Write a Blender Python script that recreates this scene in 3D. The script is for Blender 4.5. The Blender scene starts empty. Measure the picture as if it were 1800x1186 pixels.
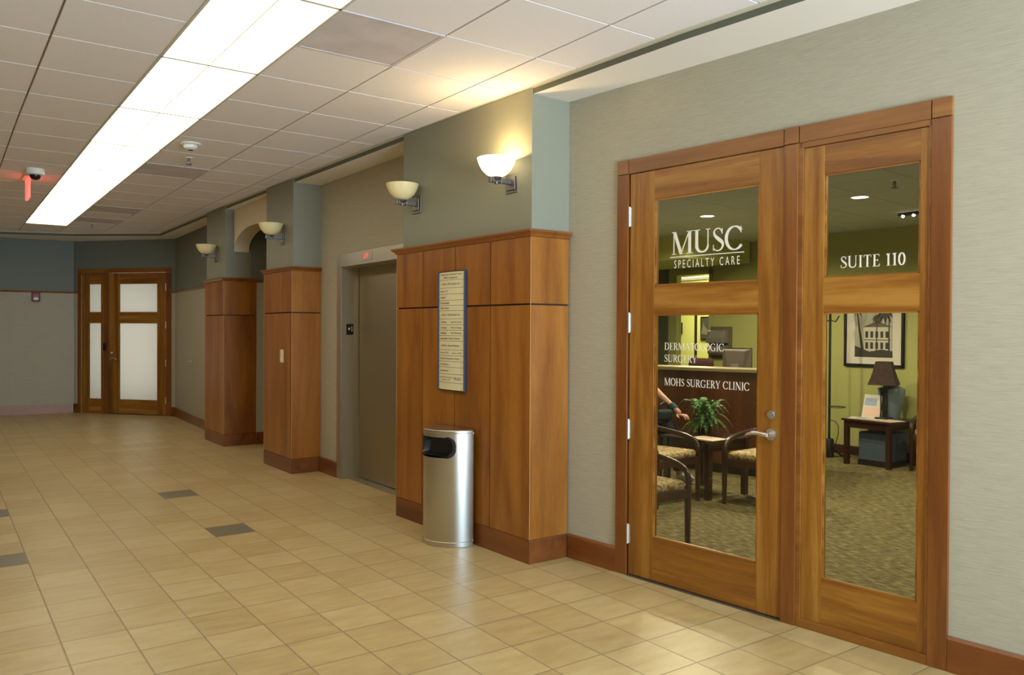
import bpy, bmesh, math, random
from mathutils import Vector, Matrix
random.seed(7)
scene = bpy.context.scene
COL = scene.collection
PI = math.pi

# ------------------------------------------------------------------ camera
EYE = 1.49
cd = bpy.data.cameras.new('camera'); cam = bpy.data.objects.new('camera', cd); COL.objects.link(cam)
def cam_matrix(yaw, pitch, roll):
    F = Vector((math.sin(yaw)*math.cos(pitch), math.cos(yaw)*math.cos(pitch), math.sin(pitch)))
    R0 = Vector((math.cos(yaw), -math.sin(yaw), 0)); U0 = R0.cross(F)
    R = math.cos(roll)*R0 + math.sin(roll)*U0; U = -math.sin(roll)*R0 + math.cos(roll)*U0
    return Matrix(((R.x, U.x, -F.x), (R.y, U.y, -F.y), (R.z, U.z, -F.z))).to_4x4()
cam.matrix_world = Matrix.Translation((0, 0, EYE)) @ cam_matrix(0.6214404, -0.00997953, 0.00535537)
cd.sensor_width = 36.0; cd.lens = 1419.16/1800*36.0; cd.clip_start = 0.05; cd.clip_end = 100
scene.camera = cam

# ------------------------------------------------------------------ light and exposure
scene.view_settings.view_transform = 'Standard'
scene.view_settings.look = 'None'
scene.view_settings.gamma = 1.0
scene.view_settings.use_curve_mapping = False
scene.view_settings.exposure = 0.0
scene.cycles.use_denoising = True
scene.cycles.max_bounces = 10
scene.cycles.diffuse_bounces = 6
scene.cycles.sample_clamp_indirect = 6.0
TUBE = 4.6            # fluorescent diffuser radiance
DAY = 500.0           # daylight through the storefront behind the camera
SCONCE = 13.0
CEIL_FILL = 1050.0        # added fill aimed up to brighten the hall ceiling

world = bpy.data.worlds.new('sky'); scene.world = world; world.use_nodes = True
world.node_tree.nodes['Background'].inputs[0].default_value = (0.55, 0.72, 1.0, 1)
world.node_tree.nodes['Background'].inputs[1].default_value = 1.2

def lamp(name, kind, loc, power, color=(1, 1, 1), rot=(0, 0, 0), **kw):
    l = bpy.data.lights.new(name, kind); l.energy = power; l.color = color
    for k, v in kw.items(): setattr(l, k, v)
    o = bpy.data.objects.new(name, l); COL.objects.link(o); o.location = loc; o.rotation_euler = rot
    return o
# daylight outside the glazed storefront behind the camera, shining into the hall
lamp('daylight', 'AREA', (2.3, -4.2, 1.8), DAY, (0.42, 0.71, 1.0), (math.radians(90), 0, 0), shape='RECTANGLE', size=3.2, size_y=2.4)
# added fill lamp, low outside the storefront, lifting the hall ceiling's brightness
lamp('ceiling_fill', 'AREA', (2.0, -4.2, 0.1), CEIL_FILL, (0.86, 0.90, 1.0), (math.radians(130), 0, 0), shape='RECTANGLE', size=3.6, size_y=1.4)

# ------------------------------------------------------------------ materials
def L(r, g, b):
    f = lambda c: (c/255/12.92) if c/255 <= 0.04045 else ((c/255+0.055)/1.055)**2.4
    return (f(r), f(g), f(b), 1)
def newmat(name):
    m = bpy.data.materials.new(name); m.use_nodes = True
    nt = m.node_tree; return m, nt, nt.nodes['Principled BSDF']
def N(nt, t, **kw):
    n = nt.nodes.new(t)
    for k, v in kw.items(): setattr(n, k, v)
    return n
def ramp(nt, stops):
    r = N(nt, 'ShaderNodeValToRGB'); e = r.color_ramp.elements
    while len(e) < len(stops): e.new(0.5)
    for i, (p, c) in enumerate(stops): e[i].position = p; e[i].color = c
    return r
def bump(nt, b, src, strength, dist=0.002):
    n = N(nt, 'ShaderNodeBump'); n.inputs['Strength'].default_value = strength; n.inputs['Distance'].default_value = dist
    nt.links.new(src, n.inputs['Height']); nt.links.new(n.outputs[0], b.inputs['Normal'])
def plain(name, col, rough=0.5, metal=0.0, emit=0.0, ecol=None, noise=0.0, nscale=30):
    m, nt, b = newmat(name)
    b.inputs['Base Color'].default_value = col; b.inputs['Roughness'].default_value = rough; b.inputs['Metallic'].default_value = metal
    if emit:
        b.inputs['Emission Color'].default_value = ecol or col; b.inputs['Emission Strength'].default_value = emit
    tc = N(nt, 'ShaderNodeTexCoord'); no = N(nt, 'ShaderNodeTexNoise'); no.inputs['Scale'].default_value = nscale
    nt.links.new(tc.outputs['Object'], no.inputs['Vector'])
    if noise:
        r = ramp(nt, [(0.3, tuple(c*(1-noise) for c in col[:3])+(1,)), (0.7, tuple(min(1, c*(1+noise)) for c in col[:3])+(1,))])
        nt.links.new(no.outputs['Fac'], r.inputs[0]); nt.links.new(r.outputs[0], b.inputs['Base Color'])
    else:
        mr = N(nt, 'ShaderNodeMapRange'); mr.inputs['To Min'].default_value = max(0, rough-0.03); mr.inputs['To Max'].default_value = min(1, rough+0.03)
        nt.links.new(no.outputs['Fac'], mr.inputs[0]); nt.links.new(mr.outputs[0], b.inputs['Roughness'])
    return m
def wood(name, dark, mid, light, axis='Z', rough=0.33, bands=7.0, rnd=1.0):
    m, nt, b = newmat(name)
    tc = N(nt, 'ShaderNodeTexCoord'); oi = N(nt, 'ShaderNodeObjectInfo')
    mp = N(nt, 'ShaderNodeMapping')
    mp.inputs['Scale'].default_value = {'Z': (bands, bands, 0.55), 'Y': (bands, 0.55, bands), 'X': (0.55, bands, bands)}[axis]
    add = N(nt, 'ShaderNodeVectorMath', operation='ADD')
    sc = N(nt, 'ShaderNodeMath', operation='MULTIPLY'); sc.inputs[1].default_value = 37.0
    nt.links.new(oi.outputs['Random'], sc.inputs[0])
    cx = N(nt, 'ShaderNodeCombineXYZ')
    for i in range(3): nt.links.new(sc.outputs[0], cx.inputs[i])
    nt.links.new(tc.outputs['Object'], add.inputs[0]); nt.links.new(cx.outputs[0], add.inputs[1])
    nt.links.new(add.outputs[0], mp.inputs[0])
    n1 = N(nt, 'ShaderNodeTexNoise'); n1.inputs['Scale'].default_value = 1.0; n1.inputs['Detail'].default_value = 5; n1.inputs['Distortion'].default_value = 0.9
    n2 = N(nt, 'ShaderNodeTexNoise'); n2.inputs['Scale'].default_value = 14.0; n2.inputs['Detail'].default_value = 3
    nt.links.new(mp.outputs[0], n1.inputs['Vector']); nt.links.new(mp.outputs[0], n2.inputs['Vector'])
    mx = N(nt, 'ShaderNodeMath', operation='MULTIPLY_ADD'); mx.inputs[1].default_value = 0.25; 
    nt.links.new(n2.outputs['Fac'], mx.inputs[0]); nt.links.new(n1.outputs['Fac'], mx.inputs[2])
    sb = N(nt, 'ShaderNodeMath', operation='MULTIPLY_ADD'); sb.inputs[1].default_value = 0.10*rnd; 
    nt.links.new(oi.outputs['Random'], sb.inputs[0]); nt.links.new(mx.outputs[0], sb.inputs[2])
    r = ramp(nt, [(0.48, dark), (0.66, mid), (0.88, light)])
    nt.links.new(sb.outputs[0], r.inputs[0]); nt.links.new(r.outputs[0], b.inputs['Base Color'])
    b.inputs['Roughness'].default_value = rough; b.inputs['Coat Weight'].default_value = 0.25; b.inputs['Coat Roughness'].default_value = 0.25
    bump(nt, b, n2.outputs['Fac'], 0.05)
    return m
PAN = (L(122, 68, 14), L(146, 87, 23), L(166, 106, 36))
DOO = (L(112, 64, 12), L(142, 88, 23), L(174, 122, 48))
SKI = (L(100, 50, 14), L(118, 63, 19), L(134, 76, 28))
M_panel = wood('cherry_panel_wood', *PAN, 'Z', bands=5)
M_crown = wood('cherry_crown_wood', L(120, 66, 18), L(136, 78, 26), L(152, 92, 36), 'Y')
M_skirt = wood('cherry_skirting_wood', *SKI, 'Y')
M_casz = wood('cherry_casing_wood', L(104, 54, 14), L(122, 68, 20), L(142, 88, 32), 'Z')
M_casy = wood('cherry_head_casing_wood', L(116, 66, 17), L(132, 80, 24), L(150, 96, 36), 'Y')
M_stile = wood('door_stile_wood', *DOO, 'Z', bands=9)
M_rail = wood('door_rail_wood', *DOO, 'Y', bands=9)
M_edge = plain('pale_edge_wood', L(190, 148, 88), 0.4)
M_groove = plain('groove_dark_wood', L(50, 24, 10), 0.7)
M_dark = wood('dark_mahogany_wood', L(38, 16, 10), L(52, 24, 16), L(66, 32, 22), 'Z', rough=0.28)
M_desk = wood('desk_front_wood', L(84, 44, 16), L(100, 54, 22), L(116, 66, 28), 'Z', rough=0.35)

def paint(name, col, rough=0.6):
    m, nt, b = newmat(name)
    tc = N(nt, 'ShaderNodeTexCoord'); no = N(nt, 'ShaderNodeTexNoise'); no.inputs['Scale'].default_value = 140; no.inputs['Detail'].default_value = 3
    nt.links.new(tc.outputs['Object'], no.inputs['Vector'])
    b.inputs['Base Color'].default_value = col; b.inputs['Roughness'].default_value = rough
    bump(nt, b, no.outputs['Fac'], 0.08, 0.001)
    return m
M_green = paint('sage_green_paint', L(137, 136, 116))
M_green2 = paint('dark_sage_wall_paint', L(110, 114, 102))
M_band = paint('dark_sage_paint', L(100, 102, 84))
M_white = paint('white_ceiling_paint', L(232, 226, 214), 0.8)
M_cream = paint('cream_paint', L(212, 200, 172), 0.7)
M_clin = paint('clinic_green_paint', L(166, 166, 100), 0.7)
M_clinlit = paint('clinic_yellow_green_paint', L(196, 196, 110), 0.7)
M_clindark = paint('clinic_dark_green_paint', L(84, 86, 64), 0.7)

def wallpaper(name, a, c):
    m, nt, b = newmat(name)
    tc = N(nt, 'ShaderNodeTexCoord'); mp = N(nt, 'ShaderNodeMapping'); mp.inputs['Scale'].default_value = (5.0, 5.0, 130)
    no = N(nt, 'ShaderNodeTexNoise'); no.inputs['Scale'].default_value = 1.6; no.inputs['Detail'].default_value = 6
    n2 = N(nt, 'ShaderNodeTexNoise'); n2.inputs['Scale'].default_value = 5.0; n2.inputs['Detail'].default_value = 2
    nt.links.new(tc.outputs['Object'], mp.inputs[0]); nt.links.new(mp.outputs[0], no.inputs['Vector']); nt.links.new(mp.outputs[0], n2.inputs['Vector'])
    mx = N(nt, 'ShaderNodeMath', operation='ADD'); nt.links.new(no.outputs['Fac'], mx.inputs[0]); nt.links.new(n2.outputs['Fac'], mx.inputs[1])
    hv = N(nt, 'ShaderNodeMath', operation='MULTIPLY'); hv.inputs[1].default_value = 0.5; nt.links.new(mx.outputs[0], hv.inputs[0])
    r = ramp(nt, [(0.36, a), (0.62, c)])
    nt.links.new(hv.outputs[0], r.inputs[0]); nt.links.new(r.outputs[0], b.inputs['Base Color'])
    b.inputs['Roughness'].default_value = 0.65
    bump(nt, b, hv.outputs[0], 0.05, 0.001)
    return m
M_paper = wallpaper('woven_wallpaper', L(164, 156, 133), L(180, 172, 149))

def metal(name, col, rough, axis='Z', vari=0.12):
    m, nt, b = newmat(name)
    b.inputs['Base Color'].default_value = col; b.inputs['Metallic'].default_value = 1.0; b.inputs['Roughness'].default_value = rough
    tc = N(nt, 'ShaderNodeTexCoord'); mp = N(nt, 'ShaderNodeMapping')
    mp.inputs['Scale'].default_value = (160, 160, 1.5) if axis == 'Z' else (1.5, 1.5, 160)
    no = N(nt, 'ShaderNodeTexNoise'); no.inputs['Scale'].default_value = 1.0; no.inputs['Detail'].default_value = 3
    nt.links.new(tc.outputs['Object'], mp.inputs[0]); nt.links.new(mp.outputs[0], no.inputs['Vector'])
    mr = N(nt, 'ShaderNodeMapRange'); mr.inputs['To Min'].default_value = rough-vari*0.5; mr.inputs['To Max'].default_value = rough+vari
    nt.links.new(no.outputs['Fac'], mr.inputs[0]); nt.links.new(mr.outputs[0], b.inputs['Roughness'])
    bump(nt, b, no.outputs['Fac'], 0.008, 0.0005)
    return m
M_steel = metal('brushed_stainless_steel', L(196, 192, 182), 0.24, 'Z', 0.05)
M_elev = metal('elevator_steel', L(176, 164, 136), 0.42, 'X')
M_frame = metal('elevator_frame_steel', L(196, 189, 172), 0.40)
M_chrome = metal('satin_chrome', L(220, 218, 212), 0.25)
M_pewter = metal('pewter_metal', L(128, 122, 118), 0.45)
M_black = plain('black_plastic', L(18, 20, 22), 0.35)
M_iron = plain('black_iron', L(24, 20, 18), 0.45)
M_vinyl = plain('white_vinyl', L(236, 230, 214), 0.5)
M_wplast = plain('white_plastic', L(232, 228, 214), 0.4)
M_ivory = plain('ivory_plastic', L(226, 208, 160), 0.45)
M_red = plain('red_plastic', L(120, 18, 30), 0.4)
M_clear = plain('white_strobe_lens', L(235, 240, 240), 0.15)
M_stone = plain('pink_stone', L(176, 140, 122), 0.5, noise=0.08, nscale=40)
M_frost = bpy.data.materials.new('frosted_glass'); M_frost.use_nodes = True
_nt = M_frost.node_tree; _b = _nt.nodes['Principled BSDF']; _b.inputs['Base Color'].default_value = L(232, 232, 224); _b.inputs['Roughness'].default_value = 0.4
_t = N(_nt, 'ShaderNodeBsdfTranslucent'); _t.inputs[0].default_value = L(236, 236, 228); _m = N(_nt, 'ShaderNodeMixShader'); _m.inputs[0].default_value = 0.5
_nt.links.new(_b.outputs[0], _m.inputs[1]); _nt.links.new(_t.outputs[0], _m.inputs[2]); _nt.links.new(_m.outputs[0], _nt.nodes['Material Output'].inputs[0])
M_tubeglow = plain('fluorescent_lens', (1, 1, 1, 1), 0.5, emit=TUBE, ecol=(1.0, 0.92, 0.72, 1))
M_troff = plain('fixture_white_enamel', L(206, 200, 178), 0.5)
M_bulb = plain('sconce_bulb_glow', (1, 1, 1, 1), 0.5, emit=30, ecol=(1.0, 0.82, 0.5, 1))
M_litbowl = plain('lit_alabaster_glass', L(250, 236, 200), 0.3, emit=3.0, ecol=(1.0, 0.80, 0.46, 1))
M_bowl = plain('unlit_alabaster_glass', L(232, 214, 160), 0.3, noise=0.05, nscale=12)
M_exit = plain('red_edge_lit_acrylic', L(255, 60, 40), 0.3, emit=2.2, ecol=(1.0, 0.10, 0.07, 1))
M_redled = plain('red_indicator', L(255, 40, 30), 0.3, emit=1.2, ecol=(1.0, 0.08, 0.06, 1))
M_downl = plain('downlight_glow', (1, 1, 1, 1), 0.5, emit=9, ecol=(1.0, 0.88, 0.72, 1))
M_blue = plain('blue_anodised_edge', L(42, 48, 68), 0.45, metal=0.0)
M_signface = plain('pale_gold_sign_face', L(222, 210, 168), 0.4)
M_signink = plain('dark_sign_ink', L(40, 36, 30), 0.6)
M_vent = plain('grey_perforated_grille', L(206, 197, 195), 0.7, noise=0.10, nscale=4)
M_counter = plain('laminate_counter', L(150, 138, 100), 0.35, noise=0.06, nscale=80)
M_ceilpanel = None

def tile_ceiling(name, col):
    m, nt, b = newmat(name)
    tc = N(nt, 'ShaderNodeTexCoord'); no = N(nt, 'ShaderNodeTexNoise'); no.inputs['Scale'].default_value = 220; no.inputs['Detail'].default_value = 2
    nt.links.new(tc.outputs['Object'], no.inputs['Vector'])
    r = ramp(nt, [(0.3, tuple(c*0.94 for c in col[:3])+(1,)), (0.7, col)])
    nt.links.new(no.outputs['Fac'], r.inputs[0]); nt.links.new(r.outputs[0], b.inputs['Base Color'])
    b.inputs['Roughness'].default_value = 0.85
    bump(nt, b, no.outputs['Fac'], 0.15, 0.001)
    return m
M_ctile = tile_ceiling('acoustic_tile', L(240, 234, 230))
M_cgrid = plain('ceiling_grid_metal', L(150, 132, 104), 0.6)
M_cctile = tile_ceiling('clinic_tile_reflection_tint', L(196, 202, 198))  # tinted pale and cool to carry the reflection lying over the glass

def floor_tiles(name, x0, px, y0, py, greys):
    m, nt, b = newmat(name)
    g = N(nt, 'ShaderNodeNewGeometry'); s = N(nt, 'ShaderNodeSeparateXYZ'); nt.links.new(g.outputs['Position'], s.inputs[0])
    def math_(op, a, bb=None, c=None):
        n = N(nt, 'ShaderNodeMath', operation=op)
        for i, v in enumerate((a, bb, c)):
            if v is None: continue
            if isinstance(v, (int, float)): n.inputs[i].default_value = v
            else: nt.links.new(v, n.inputs[i])
        return n.outputs[0]
    u = math_('DIVIDE', math_('SUBTRACT', s.outputs[0], x0), px)
    v = math_('DIVIDE', math_('SUBTRACT', s.outputs[1], y0), py)
    iu, iv = math_('FLOOR', u), math_('FLOOR', v)
    fu, fv = math_('FRACT', u), math_('FRACT', v)
    eu = math_('MINIMUM', fu, math_('SUBTRACT', 1.0, fu)); ev = math_('MINIMUM', fv, math_('SUBTRACT', 1.0, fv))
    ed = math_('MINIMUM', eu, ev)
    mr = N(nt, 'ShaderNodeMapRange'); mr.inputs['From Min'].default_value = 0.006; mr.inputs['From Max'].default_value = 0.016
    nt.links.new(ed, mr.inputs[0])
    cx = N(nt, 'ShaderNodeCombineXYZ'); nt.links.new(iu, cx.inputs[0]); nt.links.new(iv, cx.inputs[1])
    wn = N(nt, 'ShaderNodeTexWhiteNoise', noise_dimensions='2D'); nt.links.new(cx.outputs[0], wn.inputs['Vector'])
    # streaks run along or across the tile, by tile
    mp = N(nt, 'ShaderNodeMapping'); mp.inputs['Scale'].default_value = (5, 16, 1)
    off = N(nt, 'ShaderNodeVectorMath', operation='ADD'); sc = N(nt, 'ShaderNodeVectorMath', operation='SCALE'); sc.inputs['Scale'].default_value = 3.7
    nt.links.new(cx.outputs[0], sc.inputs[0]); nt.links.new(g.outputs['Position'], off.inputs[0]); nt.links.new(sc.outputs[0], off.inputs[1])
    nt.links.new(off.outputs[0], mp.inputs[0])
    n1 = N(nt, 'ShaderNodeTexNoise'); n1.inputs['Scale'].default_value = 1.0; n1.inputs['Detail'].default_value = 6
    nt.links.new(mp.outputs[0], n1.inputs['Vector'])
    n2 = N(nt, 'ShaderNodeTexNoise'); n2.inputs['Scale'].default_value = 60; nt.links.new(g.outputs['Position'], n2.inputs['Vector'])
    t = math_('ADD', math_('MULTIPLY', n1.outputs['Fac'], 0.7), math_('ADD', math_('MULTIPLY', wn.outputs['Value'], 0.22), math_('MULTIPLY', n2.outputs['Fac'], 0.15)))
    r = ramp(nt, [(0.30, L(172, 146, 98)), (0.52, L(186, 162, 112)), (0.78, L(200, 178, 130))])
    nt.links.new(t, r.inputs[0])
    # the few slate-grey accent tiles
    mask = None
    for (a, c) in greys:
        k = math_('MULTIPLY', math_('COMPARE', iu, float(a), 0.1), math_('COMPARE', iv, float(c), 0.1))
        mask = k if mask is None else math_('MAXIMUM', mask, k)
    gr = ramp(nt, [(0.3, L(112, 104, 86)), (0.7, L(132, 122, 100))]); nt.links.new(n1.outputs['Fac'], gr.inputs[0])
    m1 = N(nt, 'ShaderNodeMix', data_type='RGBA'); nt.links.new(mask, m1.inputs['Factor']); nt.links.new(r.outputs[0], m1.inputs['A']); nt.links.new(gr.outputs[0], m1.inputs['B'])
    m2 = N(nt, 'ShaderNodeMix', data_type='RGBA'); nt.links.new(mr.outputs[0], m2.inputs['Factor']); m2.inputs['A'].default_value = L(142, 122, 88); nt.links.new(m1.outputs['Result'], m2.inputs['B'])
    nt.links.new(m2.outputs['Result'], b.inputs['Base Color'])
    rr = math_('MULTIPLY_ADD', n1.outputs['Fac'], 0.14, 0.30); nt.links.new(rr, b.inputs['Roughness'])
    b.inputs['Specular IOR Level'].default_value = 0.35
    bump(nt, b, mr.outputs[0], 0.35, 0.002)
    return m
FX0, FPX, FY0, FPY = 0.485, 0.287, 4.01, 0.3125
M_floor = floor_tiles('beige_ceramic_tile', FX0, FPX, FY0, FPY, [(-1, 6), (-1, 11), (4, 6), (4, 11)])

def carpet(name):
    m, nt, b = newmat(name)
    tc = N(nt, 'ShaderNodeTexCoord'); mp = N(nt, 'ShaderNodeMapping'); mp.inputs['Scale'].default_value = (60, 14, 1)
    nt.links.new(tc.outputs['Object'], mp.inputs[0])
    no = N(nt, 'ShaderNodeTexNoise'); no.inputs['Scale'].default_value = 1; no.inputs['Detail'].default_value = 4
    nt.links.new(mp.outputs[0], no.inputs['Vector'])
    n2 = N(nt, 'ShaderNodeTexNoise'); n2.inputs['Scale'].default_value = 300; nt.links.new(tc.outputs['Object'], n2.inputs['Vector'])
    r = ramp(nt, [(0.38, L(76, 68, 36)), (0.52, L(108, 98, 58)), (0.66, L(142, 132, 86))])
    nt.links.new(no.outputs['Fac'], r.inputs[0]); nt.links.new(r.outputs[0], b.inputs['Base Color'])
    b.inputs['Roughness'].default_value = 0.95; bump(nt, b, n2.outputs['Fac'], 0.4, 0.004)
    return m
M_carpet = carpet('olive_brown_carpet')
def fabric(name, a, c, d):
    m, nt, b = newmat(name)
    tc = N(nt, 'ShaderNodeTexCoord'); vo = N(nt, 'ShaderNodeTexNoise'); vo.inputs['Scale'].default_value = 16; vo.inputs['Distortion'].default_value = 2.0; vo.inputs['Detail'].default_value = 2
    nt.links.new(tc.outputs['Object'], vo.inputs['Vector'])
    r = ramp(nt, [(0.38, a), (0.5, c), (0.62, d)]); nt.links.new(vo.outputs['Fac'], r.inputs[0]); nt.links.new(r.outputs[0], b.inputs['Base Color'])
    n2 = N(nt, 'ShaderNodeTexNoise'); n2.inputs['Scale'].default_value = 400; nt.links.new(tc.outputs['Object'], n2.inputs['Vector'])
    b.inputs['Roughness'].default_value = 0.9; bump(nt, b, n2.outputs['Fac'], 0.3, 0.002)
    return m
M_seat = fabric('beige_patterned_fabric', L(120, 98, 62), L(168, 146, 100), L(196, 176, 132))
M_shade = fabric('brown_lamp_shade_fabric', L(52, 36, 30), L(60, 42, 34), L(68, 48, 38))
M_maroon = fabric('maroon_fabric', L(50, 20, 18), L(60, 26, 22), L(70, 32, 26))
M_leaf = plain('fern_leaf', L(74, 122, 50), 0.5, noise=0.25, nscale=20)
M_potm = plain('dark_pot_glaze', L(40, 32, 26), 0.3)
M_reflect_urn = plain('reflection_blue_grey', L(112, 132, 140), 0.3, noise=0.06, nscale=6)  # tone of the reflected shape behind the lamp
M_reflect_cube = plain('reflection_slate_blue', L(62, 76, 86), 0.8, noise=0.08, nscale=30)  # tone of the reflected shape under the lamp table
M_skin = plain('skin', L(188, 140, 116), 0.5)
M_teal = plain('teal_cloth', L(26, 66, 74), 0.8, noise=0.15, nscale=30)
M_trou = plain('dark_trousers_cloth', L(24, 24, 28), 0.85)
M_hair = plain('dark_brown_hair', L(46, 30, 22), 0.6)
M_shoe = plain('white_trainer', L(210, 208, 204), 0.6)
M_grey = plain('grey_plastic', L(120, 114, 104), 0.45)
M_mon = plain('monitor_grey_plastic', L(96, 88, 80), 0.4)
M_page = plain('magazine_page', L(214, 202, 176), 0.5, noise=0.12, nscale=26)
M_pink = plain('pale_pink_print', L(222, 186, 168), 0.6)
M_lblue = plain('pale_blue_print', L(150, 166, 190), 0.6)
M_mat_board = plain('picture_mat_board', L(206, 200, 186), 0.8)
M_psky = plain('print_pale_sky', L(168, 164, 148), 0.7)
M_phouse = plain('print_house_wall', L(190, 186, 168), 0.7)
M_pdark = plain('print_dark_foliage', L(52, 48, 38), 0.7)
M_pmid = plain('print_mid_brown', L(96, 88, 70), 0.7)

def glass(name, tint, refl=1.0):
    m = bpy.data.materials.new(name); m.use_nodes = True; nt = m.node_tree
    for n in list(nt.nodes): nt.nodes.remove(n)
    out = N(nt, 'ShaderNodeOutputMaterial'); mix = N(nt, 'ShaderNodeMixShader'); fr = N(nt, 'ShaderNodeFresnel'); fr.inputs[0].default_value = 1.45
    t = N(nt, 'ShaderNodeBsdfTransparent'); t.inputs[0].default_value = tint
    g = N(nt, 'ShaderNodeBsdfGlossy'); g.inputs['Roughness'].default_value = 0.0
    ml = N(nt, 'ShaderNodeMath', operation='MULTIPLY'); ml.inputs[1].default_value = refl
    nt.links.new(fr.outputs[0], ml.inputs[0]); nt.links.new(ml.outputs[0], mix.inputs[0])
    nt.links.new(t.outputs[0], mix.inputs[1]); nt.links.new(g.outputs[0], mix.inputs[2]); nt.links.new(mix.outputs[0], out.inputs[0])
    return m
M_glass = glass('clear_door_glass', (0.95, 0.96, 0.94, 1), 0.5)
M_wglass = glass('window_glass', (0.95, 0.97, 0.97, 1), 0.8)

# ------------------------------------------------------------------ geometry helpers
def B(): return bmesh.new()
def box(bm, x0, x1, y0, y1, z0, z1, mi=0):
    v = [bm.verts.new((x, y, z)) for z in (z0, z1) for y in (y0, y1) for x in (x0, x1)]
    for f in ((0, 2, 3, 1), (4, 5, 7, 6), (0, 1, 5, 4), (2, 6, 7, 3), (0, 4, 6, 2), (1, 3, 7, 5)):
        fc = bm.faces.new([v[i] for i in f]); fc.material_index = mi
    return v
def prism(bm, pts, z0, z1, mi=0, ax='z'):
    def P(a, b, c): return {'z': (a, b, c), 'x': (c, a, b), 'y': (a, c, b)}[ax]
    lo = [bm.verts.new(P(a, b, z0)) for a, b in pts]; hi = [bm.verts.new(P(a, b, z1)) for a, b in pts]
    n = len(pts)
    fs = [bm.faces.new(lo), bm.faces.new(hi)] + [bm.faces.new((lo[i], lo[(i+1) % n], hi[(i+1) % n], hi[i])) for i in range(n)]
    for f in fs: f.material_index = mi
    return fs
def sweep(bm, path, prof, side=1, mi=0):
    """mitred sweep of a profile [(offset, z)] along a plan polyline; side=+1 offsets to the left of travel"""
    n = len(path); rows = []
    nor = []
    for i in range(n-1):
        dx, dy = path[i+1][0]-path[i][0], path[i+1][1]-path[i][1]; l = math.hypot(dx, dy)
        nor.append((-dy/l*side, dx/l*side))
    for i in range(n):
        a = nor[max(0, i-1)]; b = nor[min(n-2, i)]
        mx, my = a[0]+b[0], a[1]+b[1]; k = 2/(mx*mx+my*my)
        rows.append([bm.verts.new((path[i][0]+mx*k*o, path[i][1]+my*k*o, z)) for o, z in prof])
    m = len(prof)
    for i in range(n-1):
        for j in range(m):
            f = bm.faces.new((rows[i][j], rows[i+1][j], rows[i+1][(j+1) % m], rows[i][(j+1) % m])); f.material_index = mi
    bm.faces.new(rows[0]).material_index = mi; bm.faces.new(rows[-1]).material_index = mi
def tube(bm, pts, r, n=8, caps=True, mi=0):
    pts = [Vector(p) for p in pts]; rs = r if isinstance(r, (list, tuple)) else [r]*len(pts)
    up = Vector((0, 0, 1)); rings = []
    t0 = (pts[1]-pts[0]).normalized(); a = t0.orthogonal().normalized()
    for i, p in enumerate(pts):
        t = (pts[min(i+1, len(pts)-1)]-pts[max(i-1, 0)]).normalized()
        a = (a-t*a.dot(t)).normalized(); b = t.cross(a)
        rings.append([bm.verts.new(p+(a*math.cos(2*PI*k/n)+b*math.sin(2*PI*k/n))*rs[i]) for k in range(n)])
    for i in range(len(pts)-1):
        for k in range(n):
            f = bm.faces.new((rings[i][k], rings[i][(k+1) % n], rings[i+1][(k+1) % n], rings[i+1][k])); f.material_index = mi
    if caps:
        bm.faces.new(rings[0]).material_index = mi; bm.faces.new(rings[-1]).material_index = mi
def lathe(bm, prof, n=32, c=(0, 0, 0), a0=0, a1=2*PI, mi=0):
    full = abs(a1-a0-2*PI) < 1e-6; m = n if full else n+1
    cols = []
    for k in range(m):
        a = a0+(a1-a0)*k/n
        cols.append([bm.verts.new((c[0]+r*math.cos(a), c[1]+r*math.sin(a), c[2]+z)) for r, z in prof])
    for k in range(n):
        A, Bc = cols[k], cols[(k+1) % m]
        for j in range(len(prof)-1):
            try: bm.faces.new((A[j], Bc[j], Bc[j+1], A[j+1])).material_index = mi
            except ValueError: pass
def cyl(bm, p0, p1, r, n=16, mi=0): tube(bm, [p0, p1], r, n, True, mi)
def ball(bm, c, r, sx=1, sy=1, sz=1, seg=16):
    bmesh.ops.create_uvsphere(bm, u_segments=seg, v_segments=max(6, seg//2), radius=r, matrix=Matrix.Translation(c) @ Matrix.Diagonal((sx, sy, sz, 1)))
def obj(name, bm, mats, parent=None, smooth=False, bevel=0.0, seg=2):
    bmesh.ops.remove_doubles(bm, verts=bm.verts, dist=1e-6)
    bmesh.ops.recalc_face_normals(bm, faces=bm.faces)
    me = bpy.data.meshes.new(name); bm.to_mesh(me); bm.free()
    for m in (mats if isinstance(mats, (list, tuple)) else [mats]): me.materials.append(m)
    if smooth:
        for p in me.polygons: p.use_smooth = True
        me.set_sharp_from_angle(angle=math.radians(40))
    o = bpy.data.objects.new(name, me); COL.objects.link(o)
    if parent: o.parent = parent
    if bevel:
        b = o.modifiers.new('bevel', 'BEVEL'); b.width = bevel; b.segments = seg; b.limit_method = 'ANGLE'
    return o
def tag(o, label, cat, group=None, kind=None):
    o['label'] = label; o['category'] = cat
    if group: o['group'] = group
    if kind: o['kind'] = kind
    return o
def thing(name, label, cat, loc=(0, 0, 0), rz=0, group=None, kind=None):
    o = bpy.data.objects.new(name, None); COL.objects.link(o); o.location = loc; o.rotation_euler = (0, 0, rz); o.empty_display_size = 0.1
    return tag(o, label, cat, group, kind)
def struct(name, bm, mats, label, cat='wall', **kw): return tag(obj(name, bm, mats, **kw), label, cat, None, 'structure')
def dup(root, loc, rz, label, group=None):
    r = root.copy(); COL.objects.link(r); r.location = loc; r.rotation_euler = (0, 0, rz); r['label'] = label
    if group: r['group'] = group
    for ch in root.children:
        c = ch.copy(); COL.objects.link(c); c.parent = r
        for g in ch.children:
            d = g.copy(); COL.objects.link(d); d.parent = c
    return r

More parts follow.
